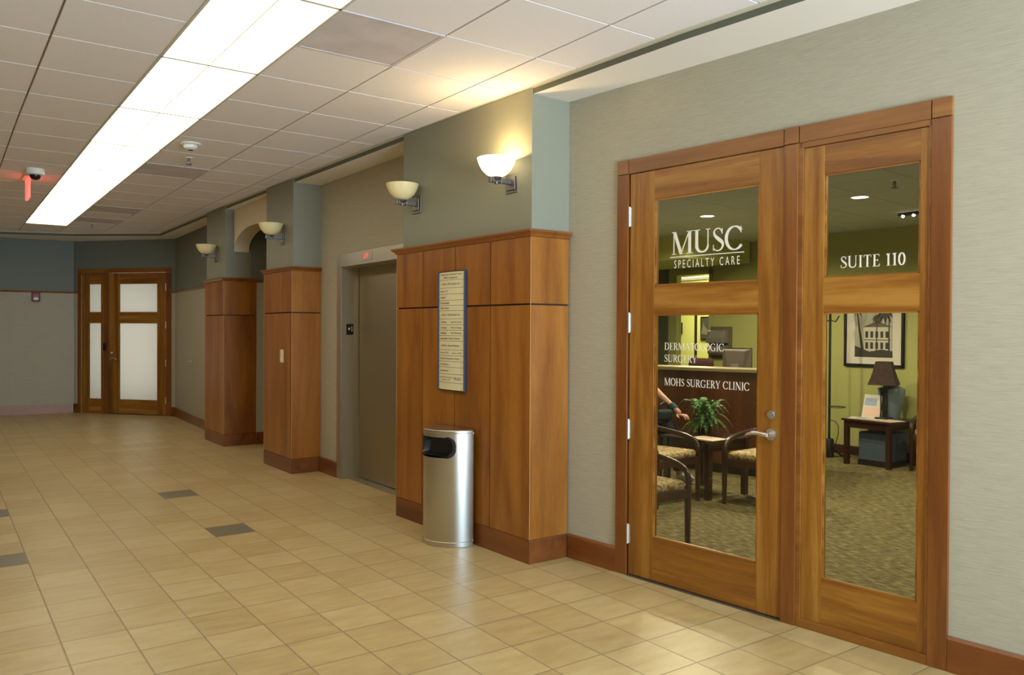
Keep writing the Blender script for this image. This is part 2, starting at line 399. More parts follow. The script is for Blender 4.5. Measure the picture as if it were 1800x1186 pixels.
# ------------------------------------------------------------------ plan of the hall (metres, camera above the origin)
ZS, ZC = 2.98, 3.03                      # soffit and tiled ceiling heights
PHI1 = math.atan(0.1033); C1 = 3.7897*math.cos(PHI1)
W1O = Vector((C1*math.cos(PHI1), C1*math.sin(PHI1), 0))       # origin of the clinic wall's own axes
def w1(d, u): return (W1O.x+d*math.cos(PHI1)-u*math.sin(PHI1), W1O.y+d*math.sin(PHI1)+u*math.cos(PHI1))
DF = (3.242, 14.401); PHI2 = math.atan2(0.644, 0.765)
C1A, C1B = (3.064, 4.080), (3.001, 5.770)
C2A, C2B = (2.968, 8.007), (2.955, 8.818)
C3A, C3B = (2.951, 10.321), (2.948, 11.172)

# floor
bm = B(); f = bm.faces.new([bm.verts.new(p) for p in ((-2.7, -3.2, 0), (4.28, -3.2, 0), w1(0.10, 1.0)+(0,), w1(0.10, 4.05)+(0,), (3.6, 6.0, 0), (3.6, 8.4, 0), (5.6, 8.7, 0), (5.6, 10.45, 0), (3.6, 10.6, 0), (3.7, 14.5, 0), (2.2, 16.6, 0), (-2.7, 16.6, 0))])
struct('floor', bm, M_floor, 'beige square ceramic tile floor with slate grey accent tiles', 'floor')
# clinic wall (right of the hall) around the clinic door
bm = B(); box(bm, 0.018, 0.14, 3.22, 4.60, 0, 3.06); box(bm, 0.018, 0.14, -3.2, 1.44, 0, 3.06); box(bm, 0.018, 0.14, 1.44, 3.22, 2.44, 3.06)
o = struct('wall_right', bm, M_paper, 'beige woven wallpaper wall around the glazed clinic entrance'); o.location = W1O; o.rotation_euler = (0, 0, PHI1)
# elevator wall with its opening
EY0, EY1, EX = 6.28, 7.47, 3.283
bm = B(); box(bm, EX, EX+0.12, EY1, 8.10, 0, 3.06); box(bm, EX, EX+0.12, 5.6, EY0, 0, 3.06); box(bm, EX, EX+0.12, EY0, EY1, 2.10, 3.06)
struct('wall_elevator', bm, M_paper, 'olive beige wallpaper wall around the steel elevator opening')
# alcove behind the arch: wallpaper below the rail, green paint above
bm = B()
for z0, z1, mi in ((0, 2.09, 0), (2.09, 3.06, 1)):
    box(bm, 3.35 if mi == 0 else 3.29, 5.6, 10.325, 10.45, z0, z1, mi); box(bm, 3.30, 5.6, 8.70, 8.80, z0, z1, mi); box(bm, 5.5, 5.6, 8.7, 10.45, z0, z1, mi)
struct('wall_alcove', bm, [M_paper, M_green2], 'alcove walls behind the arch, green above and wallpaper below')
# arch wall between the second and third columns
bm = B(); A0, A1 = 8.83, 10.318; ym = (A0+A1)/2; hw = (A1-A0)/2
arc = [(ym-hw*math.cos(PI*k/28), 2.45+0.265*math.sin(PI*k/28)**0.9) for k in range(29)]
arc[0] = (A0, 2.45); arc[-1] = (A1, 2.45)
top = [(a, ZS+0.03) for a, z in arc]
fr, bk = 3.076, 3.262
for i in range(28):
    a, b, c, d = arc[i], arc[i+1], top[i+1], top[i]
    V = lambda q, x: bm.verts.new((x, q[0], q[1]))
    for x in (fr, bk): bm.faces.new([V(q, x) for q in (a, b, c, d)])
    bm.faces.new([V(a, fr), V(b, fr), V(b, bk), V(a, bk)])
struct('wall_arch', bm, M_cream, 'cream plaster arch spanning between the middle and far wooden columns')
# far right wall, diagonal door wall, far left wall
def wall_poly(path, split, mats, name, label, side=-1):
    bm = B()
    sweep(bm, path, [(0, 0), (0, split), (0.12, split), (0.12, 0)], side, 0)
    sweep(bm, path, [(0, split), (0, 3.06), (0.12, 3.06), (0.12, split)], side, 1)
    return struct(name, bm, mats, label)
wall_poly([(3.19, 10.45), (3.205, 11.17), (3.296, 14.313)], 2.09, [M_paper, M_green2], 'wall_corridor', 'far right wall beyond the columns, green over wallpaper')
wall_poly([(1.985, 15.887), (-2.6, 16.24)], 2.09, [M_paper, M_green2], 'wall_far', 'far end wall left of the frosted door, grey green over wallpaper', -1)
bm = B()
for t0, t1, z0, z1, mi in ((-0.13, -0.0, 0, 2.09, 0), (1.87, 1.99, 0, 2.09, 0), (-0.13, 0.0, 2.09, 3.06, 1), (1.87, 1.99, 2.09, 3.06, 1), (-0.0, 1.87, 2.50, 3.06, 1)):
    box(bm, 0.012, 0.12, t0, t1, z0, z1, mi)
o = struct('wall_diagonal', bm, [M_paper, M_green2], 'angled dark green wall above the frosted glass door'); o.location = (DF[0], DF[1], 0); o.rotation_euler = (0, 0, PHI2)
bm = B(); box(bm, 0.5, 0.55, -0.4, 2.3, 0, 3.06); box(bm, 0.02, 0.55, -0.45, -0.4, 0, 3.06); box(bm, 0.1, 0.55, 2.25, 2.3, 0, 3.06)
o = struct('wall_behind_door', bm, M_cream, 'room wall behind the frosted glass door, hidden by its panes'); o.location = (DF[0], DF[1], 0); o.rotation_euler = (0, 0, PHI2)
# walls never in frame: left side and glazed storefront behind the camera
bm = B(); box(bm, -2.7, -2.6, -3.1, 16.4, 0, 3.06); struct('wall_left', bm, M_paper, 'long wallpapered wall on the left of the hall')
bm = B(); box(bm, -2.7, 4.2, -3.2, -3.1, 2.72, 3.06); box(bm, -2.7, 0.6, -3.2, -3.1, 0, 2.72); box(bm, 3.9, 4.3, -3.2, -3.1, 0, 2.72); box(bm, 0.6, 3.9, -3.2, -3.1, 0, 0.25)
struct('wall_back', bm, M_paper, 'storefront wall behind the viewer')
win = thing('window_1', 'glazed storefront behind the viewer', 'window', (0, 0, 0), kind='structure')
bm = B()
for k in range(5): x = 0.6+3.3*k/4; box(bm, x-0.03, x+0.03, -3.19, -3.11, 0.25, 2.72)
box(bm, 0.6, 3.9, -3.19, -3.11, 0.25, 0.31); box(bm, 0.6, 3.9, -3.19, -3.11, 2.66, 2.72)
obj('window_frame', bm, M_iron, win)
bm = B(); box(bm, 0.6, 3.9, -3.153, -3.147, 0.28, 2.70); obj('window_glass', bm, M_wglass, win)

# soffit strip along the walls (its edge is the dark painted band)
edge = [(3.33, -3.1), (3.262, 1.2), (3.196, 2.202), (3.132, 2.881), (3.088, 4.05), (3.031, 5.773), (2.996, 8.0), (2.982, 9.5), (2.980, 10.3), (3.000, 14.02), (1.87, 14.965), (0.866, 15.354), (-2.6, 15.6)]
bm = B()
outer = [(4.1, -3.1), (4.1, 1.2), (4.1, 2.2), (4.1, 2.88), (4.0, 4.05), (3.9, 5.77), (3.9, 8.0), (5.6, 8.9), (5.6, 10.5), (4.1, 14.6), (2.2, 16.6), (0.9, 16.6), (-2.6, 16.6)]
for i in range(len(edge)-1):
    q = [edge[i], edge[i+1], outer[i+1], outer[i]]
    bm.faces.new([bm.verts.new((a, b, ZS)) for a, b in q]).material_index = 0
    bm.faces.new([bm.verts.new((edge[i][0], edge[i][1], ZS)), bm.verts.new((edge[i+1][0], edge[i+1][1], ZS)), bm.verts.new((edge[i+1][0], edge[i+1][1], 3.06)), bm.verts.new((edge[i][0], edge[i][1], 3.06))]).material_index = 1
struct('trim_1', bm, [M_white, M_band], 'lowered white soffit with dark painted edge running along the walls', 'soffit')
bm = B(); sweep(bm, edge, [(0, ZC-0.014), (0, ZC+0.01), (0.018, ZC+0.01), (0.018, ZC-0.004), (0.004, ZC-0.004), (0.004, ZC-0.014)], 1)
struct('trim_2', bm, M_troff, 'pale metal edge strip where the tile ceiling meets the soffit', 'ceiling trim')

# tiled ceiling: slabs with reveals, one mesh
def gy(k): return 4.90+(0.645*k if k >= 0 else 0.618*k)
def gx(x, y): return x+max(0.0, y-7.0)*0.007
XL = [-2.6, -1.95, -1.33, -0.72, -0.10, 0.505, 1.05, 1.60, 2.19, 2.78, 3.37]
K0, K1 = -13, 17
VENTS = [(-2, 7), (5, 7), (10, 7), (12, 7)]
bm = B(); box(bm, -2.7, 4.2, -3.2, 16.6, ZC+0.012, ZC+0.06, 1)
for i in range(len(XL)-1):
    for k in range(K0, K1):
        if i == 6 and -12 <= k < 14: continue
        if (k, i) in VENTS: continue
        y0, y1 = gy(k)+0.006, gy(k+1)-0.006
        q = [(gx(XL[i]+0.006, y0), y0), (gx(XL[i+1]-0.006, y0), y0), (gx(XL[i+1]-0.006, y1), y1), (gx(XL[i]+0.006, y1), y1)]
        prism(bm, q, ZC, ZC+0.02, 0)
struct('ceiling', bm, [M_ctile, M_cgrid], 'off white square acoustic tile ceiling with thin grid lines', 'ceiling')

# fluorescent fixtures
ords = ['nearest', 'second', 'third', 'fourth', 'fifth', 'sixth', 'seventh', 'eighth', 'ninth', 'tenth', 'eleventh', 'twelfth', 'thirteenth']
def fixture(y0, y1, label):
    ym = (y0+y1)/2; x0, x1 = gx(XL[6], ym), gx(XL[7], ym)
    t = thing('fluorescent_light', label, 'ceiling light', ((x0+x1)/2, ym, ZC), math.atan(-0.007) if ym > 7 else 0, 'fluorescent fixtures down the ceiling')
    hx, hy = (x1-x0)/2, (y1-y0)/2
    bm = B()
    for a in (-1, 1):
        box(bm, a*hx-0.008, a*hx+0.008, -hy+0.001, hy-0.001, -0.004, 0.03); box(bm, -hx, hx, a*(hy-0.006)-0.005, a*(hy-0.006)+0.005, -0.004, 0.03)
    obj('frame', bm, M_troff, t)
    for a in (-1, 1):
        bm = B()
        n = 8; pr = [(hx*(0.5+0.475*(-1+2*i/n))*1.0, 0.006-0.007*math.sin(PI*i/n)) for i in range(n+1)]
        pts = [(a*x, z) for x, z in pr]+[(a*pr[-1][0], 0.02), (a*pr[0][0], 0.02)]
        prism(bm, pts, -hy+0.012, hy-0.012, 0, 'y')
        obj('diffuser', bm, M_tubeglow, t, smooth=True)
    return t
for j, k in enumerate(range(12, -14, -2)):
    n = j
    lab = 'bright white fluorescent ceiling fixture, %s from the far end of the row' % ('last one' if n == 0 else ords[n])
    if n == 0: lab = 'bright white fluorescent ceiling fixture at the far end of the row'
    if k >= -12: fixture(gy(k), gy(k+2), lab)
# grey vent panels
vl = ['large nearest grey ceiling vent panel beside the fluorescent row', 'grey ceiling vent panel beyond the smoke detector', 'grey ceiling vent panel, first of the far pair', 'grey ceiling vent panel, farthest one near the end wall']
for (k, i), lb in zip(VENTS, vl):
    y0, y1 = gy(k), gy(k+1); ym = (y0+y1)/2; x0, x1 = gx(XL[i], ym), gx(XL[i+1], ym)
    t = thing('ceiling_vent', lb, 'vent', ((x0+x1)/2, ym, ZC), 0, 'grey vent panels')
    hx, hy = (x1-x0)/2-0.004, (y1-y0)/2-0.004
    bm = B(); box(bm, -hx+0.015, hx-0.015, -hy+0.015, hy-0.015, -0.002, 0.01); obj('grille', bm, M_vent, t)
    bm = B()
    for a in (-1, 1):
        box(bm, a*(hx-0.008)-0.008, a*(hx-0.008)+0.008, -hy, hy, -0.005, 0.01); box(bm, -hx+0.016, hx-0.016, a*(hy-0.008)-0.008, a*(hy-0.008)+0.008, -0.005, 0.01)
    obj('frame', bm, M_vent, t)

# ------------------------------------------------------------------ panelled columns
def build_column(label, path, inner, joints, skirt_h=0.155, k0=2):
    """path: plan points (start at the far end of the hall-facing side, to its near corner, along the side to the wall)"""
    o = path[k0]; t = thing('panelled_column', label, 'column', (o[0], o[1], 0))
    P = [(a-o[0], b-o[1]) for a, b in path]; I = [(a-o[0], b-o[1]) for a, b in inner]
    bm = B(); prism(bm, I, 2.08, 3.02); obj('painted_pier', bm, M_green, t)
    # dark backing seen through the joints
    bm = B(); sweep(bm, P, [(-0.010, 0.0), (-0.010, 2.085), (-0.03, 2.085), (-0.03, 0.0)], -1); obj('backing', bm, M_groove, t)
    # wood panels, one mesh each: lower and upper on each face
    faces = []
    for i in range(len(P)-1):
        a, b = Vector(P[i]), Vector(P[i+1]); d = b-a; l = d.length; d /= l
        cuts = [0]+[c for c in joints[i]]+[l]
        for c0, c1 in zip(cuts[:-1], cuts[1:]):
            nrm = Vector((d.y, -d.x))
            for z0, z1 in ((skirt_h, 1.645), (1.657, 2.082)):
                g0 = 0.0 if c0 == 0 else 0.005; g1 = 0.0 if c1 == l else 0.005
                p0, p1 = a+d*(c0+g0), a+d*(c1-g1)
                e0 = p0-nrm*0.012+(d*0.0118 if (c0 == 0 and i > 0) else Vector((0, 0))); e1 = p1-nrm*0.012-(d*0.0118 if (c1 == l and i < len(P)-2) else Vector((0, 0)))
                bm = B(); prism(bm, [tuple(p0), tuple(p1), tuple(e1), tuple(e0)], z0, z1); obj('panel', bm, M_panel, t)
    bm = B(); sweep(bm, P, [(0.0, 2.078), (0.010, 2.082), (0.016, 2.094), (0.030, 2.106), (0.036, 2.110), (0.036, 2.122), (-0.028, 2.122), (-0.028, 2.078)], -1)
    obj('crown_moulding', bm, M_crown, t)
    bm = B(); sweep(bm, P, [(0.0, 0.0), (0.0, skirt_h-0.012), (-0.003, skirt_h-0.003), (-0.012, skirt_h), (-0.02, skirt_h), (-0.02, 0.0)], -1)
    obj('skirting', bm, M_skirt, t)
    for k in range(1, len(P)-1):
        bm = B(); box(bm, P[k][0]-0.0012, P[k][0]+0.0016, P[k][1]-0.0012, P[k][1]+0.0016, skirt_h, 2.08); obj('corner_edge', bm, M_edge, t)
    return t
build_column('wide cherry panelled column carrying the directory sign, nearest the viewer', [(3.283, 5.775), C1B, C1A, (3.374, 4.080)],
             [(3.021, 5.70), (3.080, 4.094), (3.40, 4.094), (3.40, 5.70)], [[], [0.395, 0.832, 1.262], []])
build_column('middle cherry panelled column with the light switch, left of the elevator', [(3.30, 8.82), C2B, C2A, (3.280, 8.007)],
             [(2.975, 8.80), (2.988, 8.021), (3.40, 8.021), (3.40, 8.80)], [[], [], []])
build_column('far cherry panelled column beyond the arch', [(3.20, 11.174), C3B, C3A, (3.359, 10.321)],
             [(2.968, 11.16), (2.972, 10.335), (3.30, 10.335), (3.30, 11.16)], [[], [], []])
# ------------------------------------------------------------------ baseboards and rails
SK = [(0.0, 0.0), (0.0, 0.155), (0.008, 0.155), (0.018, 0.143), (0.018, 0.0)]
bm = B(); sweep(bm, [w1(0.018, 3.70), w1(0.018, 3.292)], SK, -1); sweep(bm, [w1(0.018, 1.372), w1(0.018, -3.0)], SK, -1)
struct('baseboard_right', bm, M_skirt, 'dark cherry baseboard along the clinic wall', 'baseboard')
bm = B(); sweep(bm, [(3.283, 8.0), (3.283, 7.575)], SK, -1); struct('baseboard_elevator', bm, M_skirt, 'short dark cherry baseboard between middle column and elevator', 'baseboard')
bm = B(); sweep(bm, [(5.5, 10.325), (3.362, 10.325)], SK, 1); struct('baseboard_alcove', bm, M_skirt, 'dark cherry baseboard inside the alcove behind the arch', 'baseboard')
bm = B(); sweep(bm, [(3.205, 11.175), (3.296, 14.313), (3.252, 14.366)], SK, 1); struct('baseboard_corridor', bm, M_skirt, 'dark cherry baseboard along the far right wall', 'baseboard')
bm = B(); sweep(bm, [(1.95, 15.89), (-2.6, 16.24)], [(0, 0), (0, 0.15), (0.02, 0.15), (0.02, 0)], 1); struct('baseboard_far', bm, M_stone, 'pinkish stone baseboard along the far end wall', 'baseboard')
bm = B(); box(bm, -0.012, 0.012, 1.878, 1.955, 0, 0.155); o = struct('baseboard_corner', bm, M_skirt, 'short dark wood baseboard block left of the frosted door', 'baseboard'); o.location = (DF[0], DF[1], 0); o.rotation_euler = (0, 0, PHI2)
RL = [(0.0, 2.075), (0.016, 2.078), (0.022, 2.09), (0.016, 2.104), (0.0, 2.106)]
bm = B(); sweep(bm, [(3.205, 11.175), (3.296, 14.313), (3.252, 14.366)], RL, 1); struct('trim_3', bm, M_crown, 'cherry chair rail along the far right wall', 'chair rail')
bm = B(); sweep(bm, [(2.035, 15.84), (1.985, 15.887), (-2.6, 16.24)], RL, 1); struct('trim_4', bm, M_crown, 'cherry chair rail along the far end wall', 'chair rail')
bm = B(); sweep(bm, [(5.5, 10.325), (3.362, 10.325)], RL, 1); struct('trim_5', bm, M_crown, 'cherry chair rail inside the alcove behind the arch', 'chair rail')

# ------------------------------------------------------------------ serif lettering
def arcpts(cx, cy, rx, ry, a0, a1, n=20): return [(cx+rx*math.cos(math.radians(a0+(a1-a0)*i/n)), cy+ry*math.sin(math.radians(a0+(a1-a0)*i/n))) for i in range(n+1)]
def ribbon(pts, wf):
    out = []
    n = len(pts)
    for i in range(n-1):
        def edge(j):
            a, b = pts[max(0, j-1)], pts[min(n-1, j+1)]; dx, dy = b[0]-a[0], b[1]-a[1]; l = math.hypot(dx, dy) or 1
            w = wf(j/(n-1), dx/l, dy/l)/2; return ((pts[j][0]-dy/l*w, pts[j][1]+dx/l*w), (pts[j][0]+dy/l*w, pts[j][1]-dx/l*w))
        (a, b), (c, d) = edge(i), edge(i+1); out.append([a, c, d, b])
    return out
TH, TN = 0.135, 0.05
modw = lambda t, dx, dy: TN+(TH-TN)*abs(dy)**1.3
def rect(x0, y0, x1, y1): return [(x0, y0), (x1, y0), (x1, y1), (x0, y1)]
def stem(x, w=TH, y0=0, y1=1, s=0.075):
    r = [rect(x-w/2, y0, x+w/2, y1)]
    if s:
        if y0 == 0: r.append(rect(x-w/2-s, 0, x+w/2+s, 0.035))
        if y1 == 1: r.append(rect(x-w/2-s, 0.965, x+w/2+s, 1))
    return r
def diag(x0, y0, x1, y1, w): return [[(x0-w/2, y0), (x0+w/2, y0), (x1+w/2, y1), (x1-w/2, y1)]]
def crom(P, n=10):
    out = []
    for i in range(len(P)-1):
        p0, p1, p2, p3 = P[max(0, i-1)], P[i], P[i+1], P[min(len(P)-1, i+2)]
        for k in range(n):
            t = k/n; f = lambda a, b, c, d: 0.5*((2*b)+(-a+c)*t+(2*a-5*b+4*c-d)*t*t+(-a+3*b-3*c+d)*t**3)
            out.append((f(p0[0], p1[0], p2[0], p3[0]), f(p0[1], p1[1], p2[1], p3[1])))
    return out+[P[-1]]
def glyph(c):
    if c == 'I': return stem(0.16), 0.32
    if c == '1': return stem(0.22)+[[(0.155, 0.93), (0.155, 1.0), (0.06, 0.90), (0.06, 0.86)]], 0.42
    if c == 'H': return stem(0.16)+stem(0.64)+[rect(0.2, 0.48, 0.6, 0.53)], 0.80
    if c == 'L': return stem(0.17)+[rect(0.2, 0, 0.52, 0.045), rect(0.48, 0, 0.53, 0.2)], 0.57
    if c == 'E': return stem(0.17)+[rect(0.2, 0, 0.54, 0.045), rect(0.50, 0, 0.55, 0.2), rect(0.2, 0.955, 0.52, 1), rect(0.48, 0.82, 0.525, 1), rect(0.2, 0.49, 0.42, 0.535), rect(0.39, 0.42, 0.43, 0.61)], 0.60
    if c == 'T': return stem(0.33, s=0.0)+[rect(0.33-0.14, 0, 0.33+0.14, 0.035), rect(0.04, 0.955, 0.62, 1), rect(0.04, 0.80, 0.085, 1), rect(0.575, 0.80, 0.62, 1)], 0.66
    if c == 'N': return stem(0.14, 0.05)+stem(0.68, 0.05)+diag(0.66, 0, 0.15, 1, 0.16), 0.82
    if c == 'M': return stem(0.13, 0.05)+stem(0.86, TH)+diag(0.47, 0, 0.15, 1, 0.15)+diag(0.45, 0, 0.84, 1, 0.055), 1.0
    if c == 'A': return diag(0.08, 0, 0.36, 1, 0.055)+diag(0.66, 0, 0.38, 1, 0.15)+[rect(0.19, 0.31, 0.56, 0.355), rect(-0.01, 0, 0.2, 0.035), rect(0.52, 0, 0.78, 0.035)], 0.76
    if c == 'Y': return stem(0.36, y1=0.46)+diag(0.34, 0.42, 0.11, 1, 0.14)+diag(0.38, 0.42, 0.62, 1, 0.055)+[rect(0, 0.965, 0.24, 1), rect(0.52, 0.965, 0.73, 1)], 0.72
    if c == 'U': return stem(0.16, y0=0.3)+stem(0.66, 0.05, y0=0.3)+ribbon([(0.16, 0.32)]+arcpts(0.41, 0.30, 0.25, 0.27, 180, 360)+[(0.66, 0.32)], lambda t, dx, dy: TN+(TH-TN)*abs(dy)*(1-t)+0.02), 0.82
    if c in 'O0':
        w = 0.37 if c == 'O' else 0.24
        return ribbon(arcpts(w+0.03, 0.5, w-0.04, 0.48, 0, 360, 40), modw), 2*w+0.06
    if c in 'CG':
        g = ribbon(arcpts(0.42, 0.5, 0.35, 0.48, 38, 322, 32), modw)+[rect(0.66, 0.70, 0.70, 0.96)]
        if c == 'G': g += stem(0.66, 0.12, 0.03, 0.42, 0)+[rect(0.54, 0.40, 0.80, 0.435)]
        else: g += [[(0.68, 0.14), (0.72, 0.2), (0.70, 0.24), (0.66, 0.18)]]
        return g, 0.78 if c == 'C' else 0.84
    if c == 'D': return stem(0.16)+ribbon([(0.2, 0.977)]+arcpts(0.30, 0.5, 0.40, 0.477, 90, -90, 28)+[(0.2, 0.023)], modw), 0.78
    if c == 'R': return stem(0.16)+ribbon([(0.2, 0.977)]+arcpts(0.28, 0.74, 0.22, 0.235, 90, -90, 20)+[(0.2, 0.505)], modw)+diag(0.62, 0, 0.32, 0.52, 0.15)+[rect(0.52, 0, 0.76, 0.035)], 0.70
    if c == 'S': return ribbon(crom([(0.43, 0.78), (0.35, 0.93), (0.24, 0.97), (0.12, 0.90), (0.09, 0.76), (0.17, 0.62), (0.31, 0.49), (0.44, 0.36), (0.46, 0.20), (0.36, 0.06), (0.22, 0.03), (0.09, 0.10), (0.05, 0.24)], 6), lambda t, dx, dy: 0.05+0.10*math.exp(-((t-0.5)/0.16)**2))+[rect(0.415, 0.72, 0.455, 0.96), rect(0.04, 0.04, 0.08, 0.28)], 0.52
    return [], 0.30
def serif(bm, text, place, track=0.03):
    """place(s, h) maps a running position 0..1 and a cap height 0..1 to a 3-D point"""
    gl = [glyph(c) for c in text]; W = sum(w for g, w in gl)+track*(len(gl)-1); x = 0.0
    for g, w in gl:
        for poly in g:
            bm.faces.new([bm.verts.new(place((x+a)/W, b)) for a, b in poly])
        x += w+track
def font_mesh(bm, text, place, space=1.0):
    """plain sans lettering from the built-in font, mapped through place(s, h)"""
    cu = bpy.data.curves.new('lettering', 'FONT'); cu.body = text; cu.resolution_u = 2; cu.space_character = space
    o = bpy.data.objects.new('lettering', cu); COL.objects.link(o)
    bpy.context.view_layer.update()
    ev = o.evaluated_get(bpy.context.evaluated_depsgraph_get()); me = ev.to_mesh()
    xs = [v.co.x for v in me.vertices]; x0, x1 = min(xs), max(xs); W = x1-x0
    vs = [bm.verts.new(place((v.co.x-x0)/W, v.co.y/0.70)) for v in me.vertices]
    for p in me.polygons:
        try: bm.faces.new([vs[i] for i in p.vertices])
        except ValueError: pass
    ev.to_mesh_clear(); bpy.data.objects.remove(o); bpy.data.curves.remove(cu)
    return W

# ------------------------------------------------------------------ wooden doors with side light
def hinge_mesh(u, z, d):
    bm = B(); cyl(bm, (d-0.006, u, z-0.06), (d-0.006, u, z+0.06), 0.0085, 10)
    for k in range(4): cyl(bm, (d-0.006, u, z-0.06+0.03*k), (d-0.006, u, z-0.058+0.03*k), 0.0095, 10)
    box(bm, d-0.003, d+0.002, u-0.018, u+0.018, z-0.055, z+0.055)
    return bm
def wooden_door(root, S, pane_mat, hd=0.012):
    o0, o1, i0, i1 = S['outer']+S['inner']; m0, m1 = S['mull']; zt, zh = S['top'], S['head']
    cw = 0.006
    # casing: jambs, mullion, head pieces, corner blocks
    for a, b in ((o0, i0), (i1, o1)):
        bm = B(); box(bm, 0.0, 0.10, a, b, 0, zh-0.002); obj('side_casing', bm, M_casz, root, bevel=0.002)
        bm = B(); box(bm, 0.0, 0.03, a, b, zh+0.002, zt); obj('corner_block', bm, M_casy, root, bevel=0.002)
    bm = B(); box(bm, -0.003, 0.10, m0, m1, 0, zh-0.002); obj('mullion', bm, M_casz, root, bevel=0.003)
    bm = B(); box(bm, 0.0, 0.03, m0, m1, zh+0.002, zt); obj('corner_block', bm, M_casy, root, bevel=0.002)
    for a, b in ((i0, m0), (m1, i1)):
        bm = B(); box(bm, 0.002, 0.10, a+0.004, b-0.004, zh, zt-0.001); obj('head_casing', bm, M_casy, root, bevel=0.002)
    (zb, z1, z2, z3, z4) = S['rails']      # leaf bottom, lower glass bottom/top, upper glass bottom/top
    def leaf(name, a, b, g0, g1, ztop, zbot, d, vin):
        bm = B(); box(bm, d, d+0.042, a, g0, zbot, ztop); box(bm, d, d+0.042, g1, b, zbot, ztop)
        lf = obj(name, bm, M_stile, root, bevel=0.0015)
        for r0, r1 in ((zbot, z1), (z2, z3), (z4, ztop)):
            bm = B(); box(bm, d+0.0005, d+0.0415, g0-0.001, g1+0.001, r0, r1); obj('rail', bm, M_rail, lf, bevel=0.001)
        for p0, p1 in ((z1, z2), (z3, z4)):
            bm = B(); box(bm, d+0.010, d+0.016, g0-0.003, g1+0.003, p0-0.003, p1+0.003); obj('glass_pane', bm, pane_mat, lf)
            bm = B()
            for q in ((g0, g0+0.008, p0, p1), (g1-0.008, g1, p0, p1), (g0, g1, p0, p0+0.008), (g0, g1, p1-0.008, p1)): box(bm, d+0.004, d+0.010, q[0], q[1], q[2], q[3])
            obj('glazing_bead', bm, M_rail, lf)
        return lf
    lf = leaf('door_leaf', *S['leaf'], *S['lglass'], zh-0.003, zb, hd, True)
    sl = leaf('side_light', *S['side'], *S['sglass'], zh-0.030, 0.045, hd, True)
    s0, s1 = S['side']
    bm = B()
    box(bm, 0.004, 0.05, s0-0.02, s1+0.02, zh-0.028, zh); box(bm, 0.002, 0.06, s0-0.02, s1+0.02, 0.0, 0.045)
    for a, b in ((s0-0.03, s0), (s1, s1+0.03)):
        box(bm, 0.004, 0.05, a, b, 0, zh)
    obj('side_light_frame', bm, M_casy, root, bevel=0.002)
    for z in S['hinges']: obj('hinge', hinge_mesh(S['hinge_u'], z, hd), M_chrome, lf, smooth=True)
    bm = B(); box(bm, -0.004, 0.075, S['leaf'][0]-0.004, S['leaf'][1]+0.004, 0.0, 0.008); obj('threshold', bm, M_pewter, root)
    # lever handle and deadbolt
    hu, hz = S['handle']; sg = S['lever_dir']
    bm = B(); cyl(bm, (hd, hu, hz), (hd-0.010, hu, hz), 0.031, 24); cyl(bm, (hd-0.010, hu, hz), (hd-0.05, hu, hz), 0.012, 16)
    tube(bm, [(hd-0.045, hu, hz), (hd-0.050, hu+sg*0.02, hz+0.003), (hd-0.050, hu+sg*0.05, hz+0.006), (hd-0.048, hu+sg*0.085, hz+0.003), (hd-0.044, hu+sg*0.115, hz-0.006), (hd-0.040, hu+sg*0.132, hz-0.014)], [0.013, 0.012, 0.0105, 0.0095, 0.0075, 0.004], 12)
    obj('lever_handle', bm, M_chrome, lf, smooth=True)
    du, dz = S['lock']
    bm = B(); cyl(bm, (hd, du, dz), (hd-0.008, du, dz), 0.024, 20); cyl(bm, (hd-0.008, du, dz), (hd-0.014, du, dz), 0.016, 20); box(bm, hd-0.016, hd-0.0135, du-0.002, du+0.002, dz-0.008, dz+0.008)
    obj('deadbolt', bm, M_chrome, lf, smooth=True)
    return lf, sl
lamp('frosted_room_light', 'AREA', (DF[0]+0.46*math.cos(PHI2)-0.9*math.sin(PHI2), DF[1]+0.46*math.sin(PHI2)+0.9*math.cos(PHI2), 1.35), 22, (0.95, 0.98, 1.0), (math.radians(90), 0, PHI2+math.radians(90)), shape='RECTANGLE', size=1.7, size_y=2.2)
d1 = thing('door_1', 'glazed cherry clinic entrance door with side light and white lettering', 'door', tuple(W1O), PHI1, kind='structure')
k1 = 1+0.012/C1; kz = lambda z: EYE+(z-EYE)*k1
S1 = dict(outer=(1.374, 3.293), inner=(1.458, 3.208), mull=(2.096, 2.174), top=2.52, head=2.434, rails=(0.011, 0.268, 1.583, 1.752, 2.259),
          leaf=(2.180, 3.196), lglass=(2.322, 3.012), side=(1.470, 2.070), sglass=(1.508, 1.962), hinges=(2.175, 1.535, 0.89, 0.255), hinge_u=3.199,
          handle=(2.238, 0.953), lock=(2.236, 1.055), lever_dir=1)
lf1, sl1 = wooden_door(d1, S1, M_glass)
GD = 0.0205                                # just in front of the pane (pane face at 0.022)
def onpane(u0, u1, z0, z1): return lambda s, h: (GD, u0+(u1-u0)*s, z0+(z1-z0)*h)
bm = B(); serif(bm, 'MUSC', onpane(2.896, 2.420, 1.926, 2.056), 0.02)
box(bm, GD-0.0004, GD+0.0004, 2.414, 2.902, 1.909, 1.914)
obj('lettering', bm, M_vinyl, lf1)['label'] = 'white clinic initials with underline'
bm = B(); font_mesh(bm, 'SPECIALTY CARE', onpane(2.874, 2.442, 1.847, 1.894), 1.55); obj('lettering', bm, M_vinyl, lf1)['label'] = 'white narrow capitals under the initials'
bm = B(); serif(bm, 'DERMATOLOGIC', onpane(2.940, 2.534, 1.376, 1.418), 0.03); serif(bm, 'SURGERY', onpane(2.940, 2.712, 1.306, 1.349), 0.03)
obj('lettering', bm, M_vinyl, lf1)['label'] = 'two lines of white department lettering'
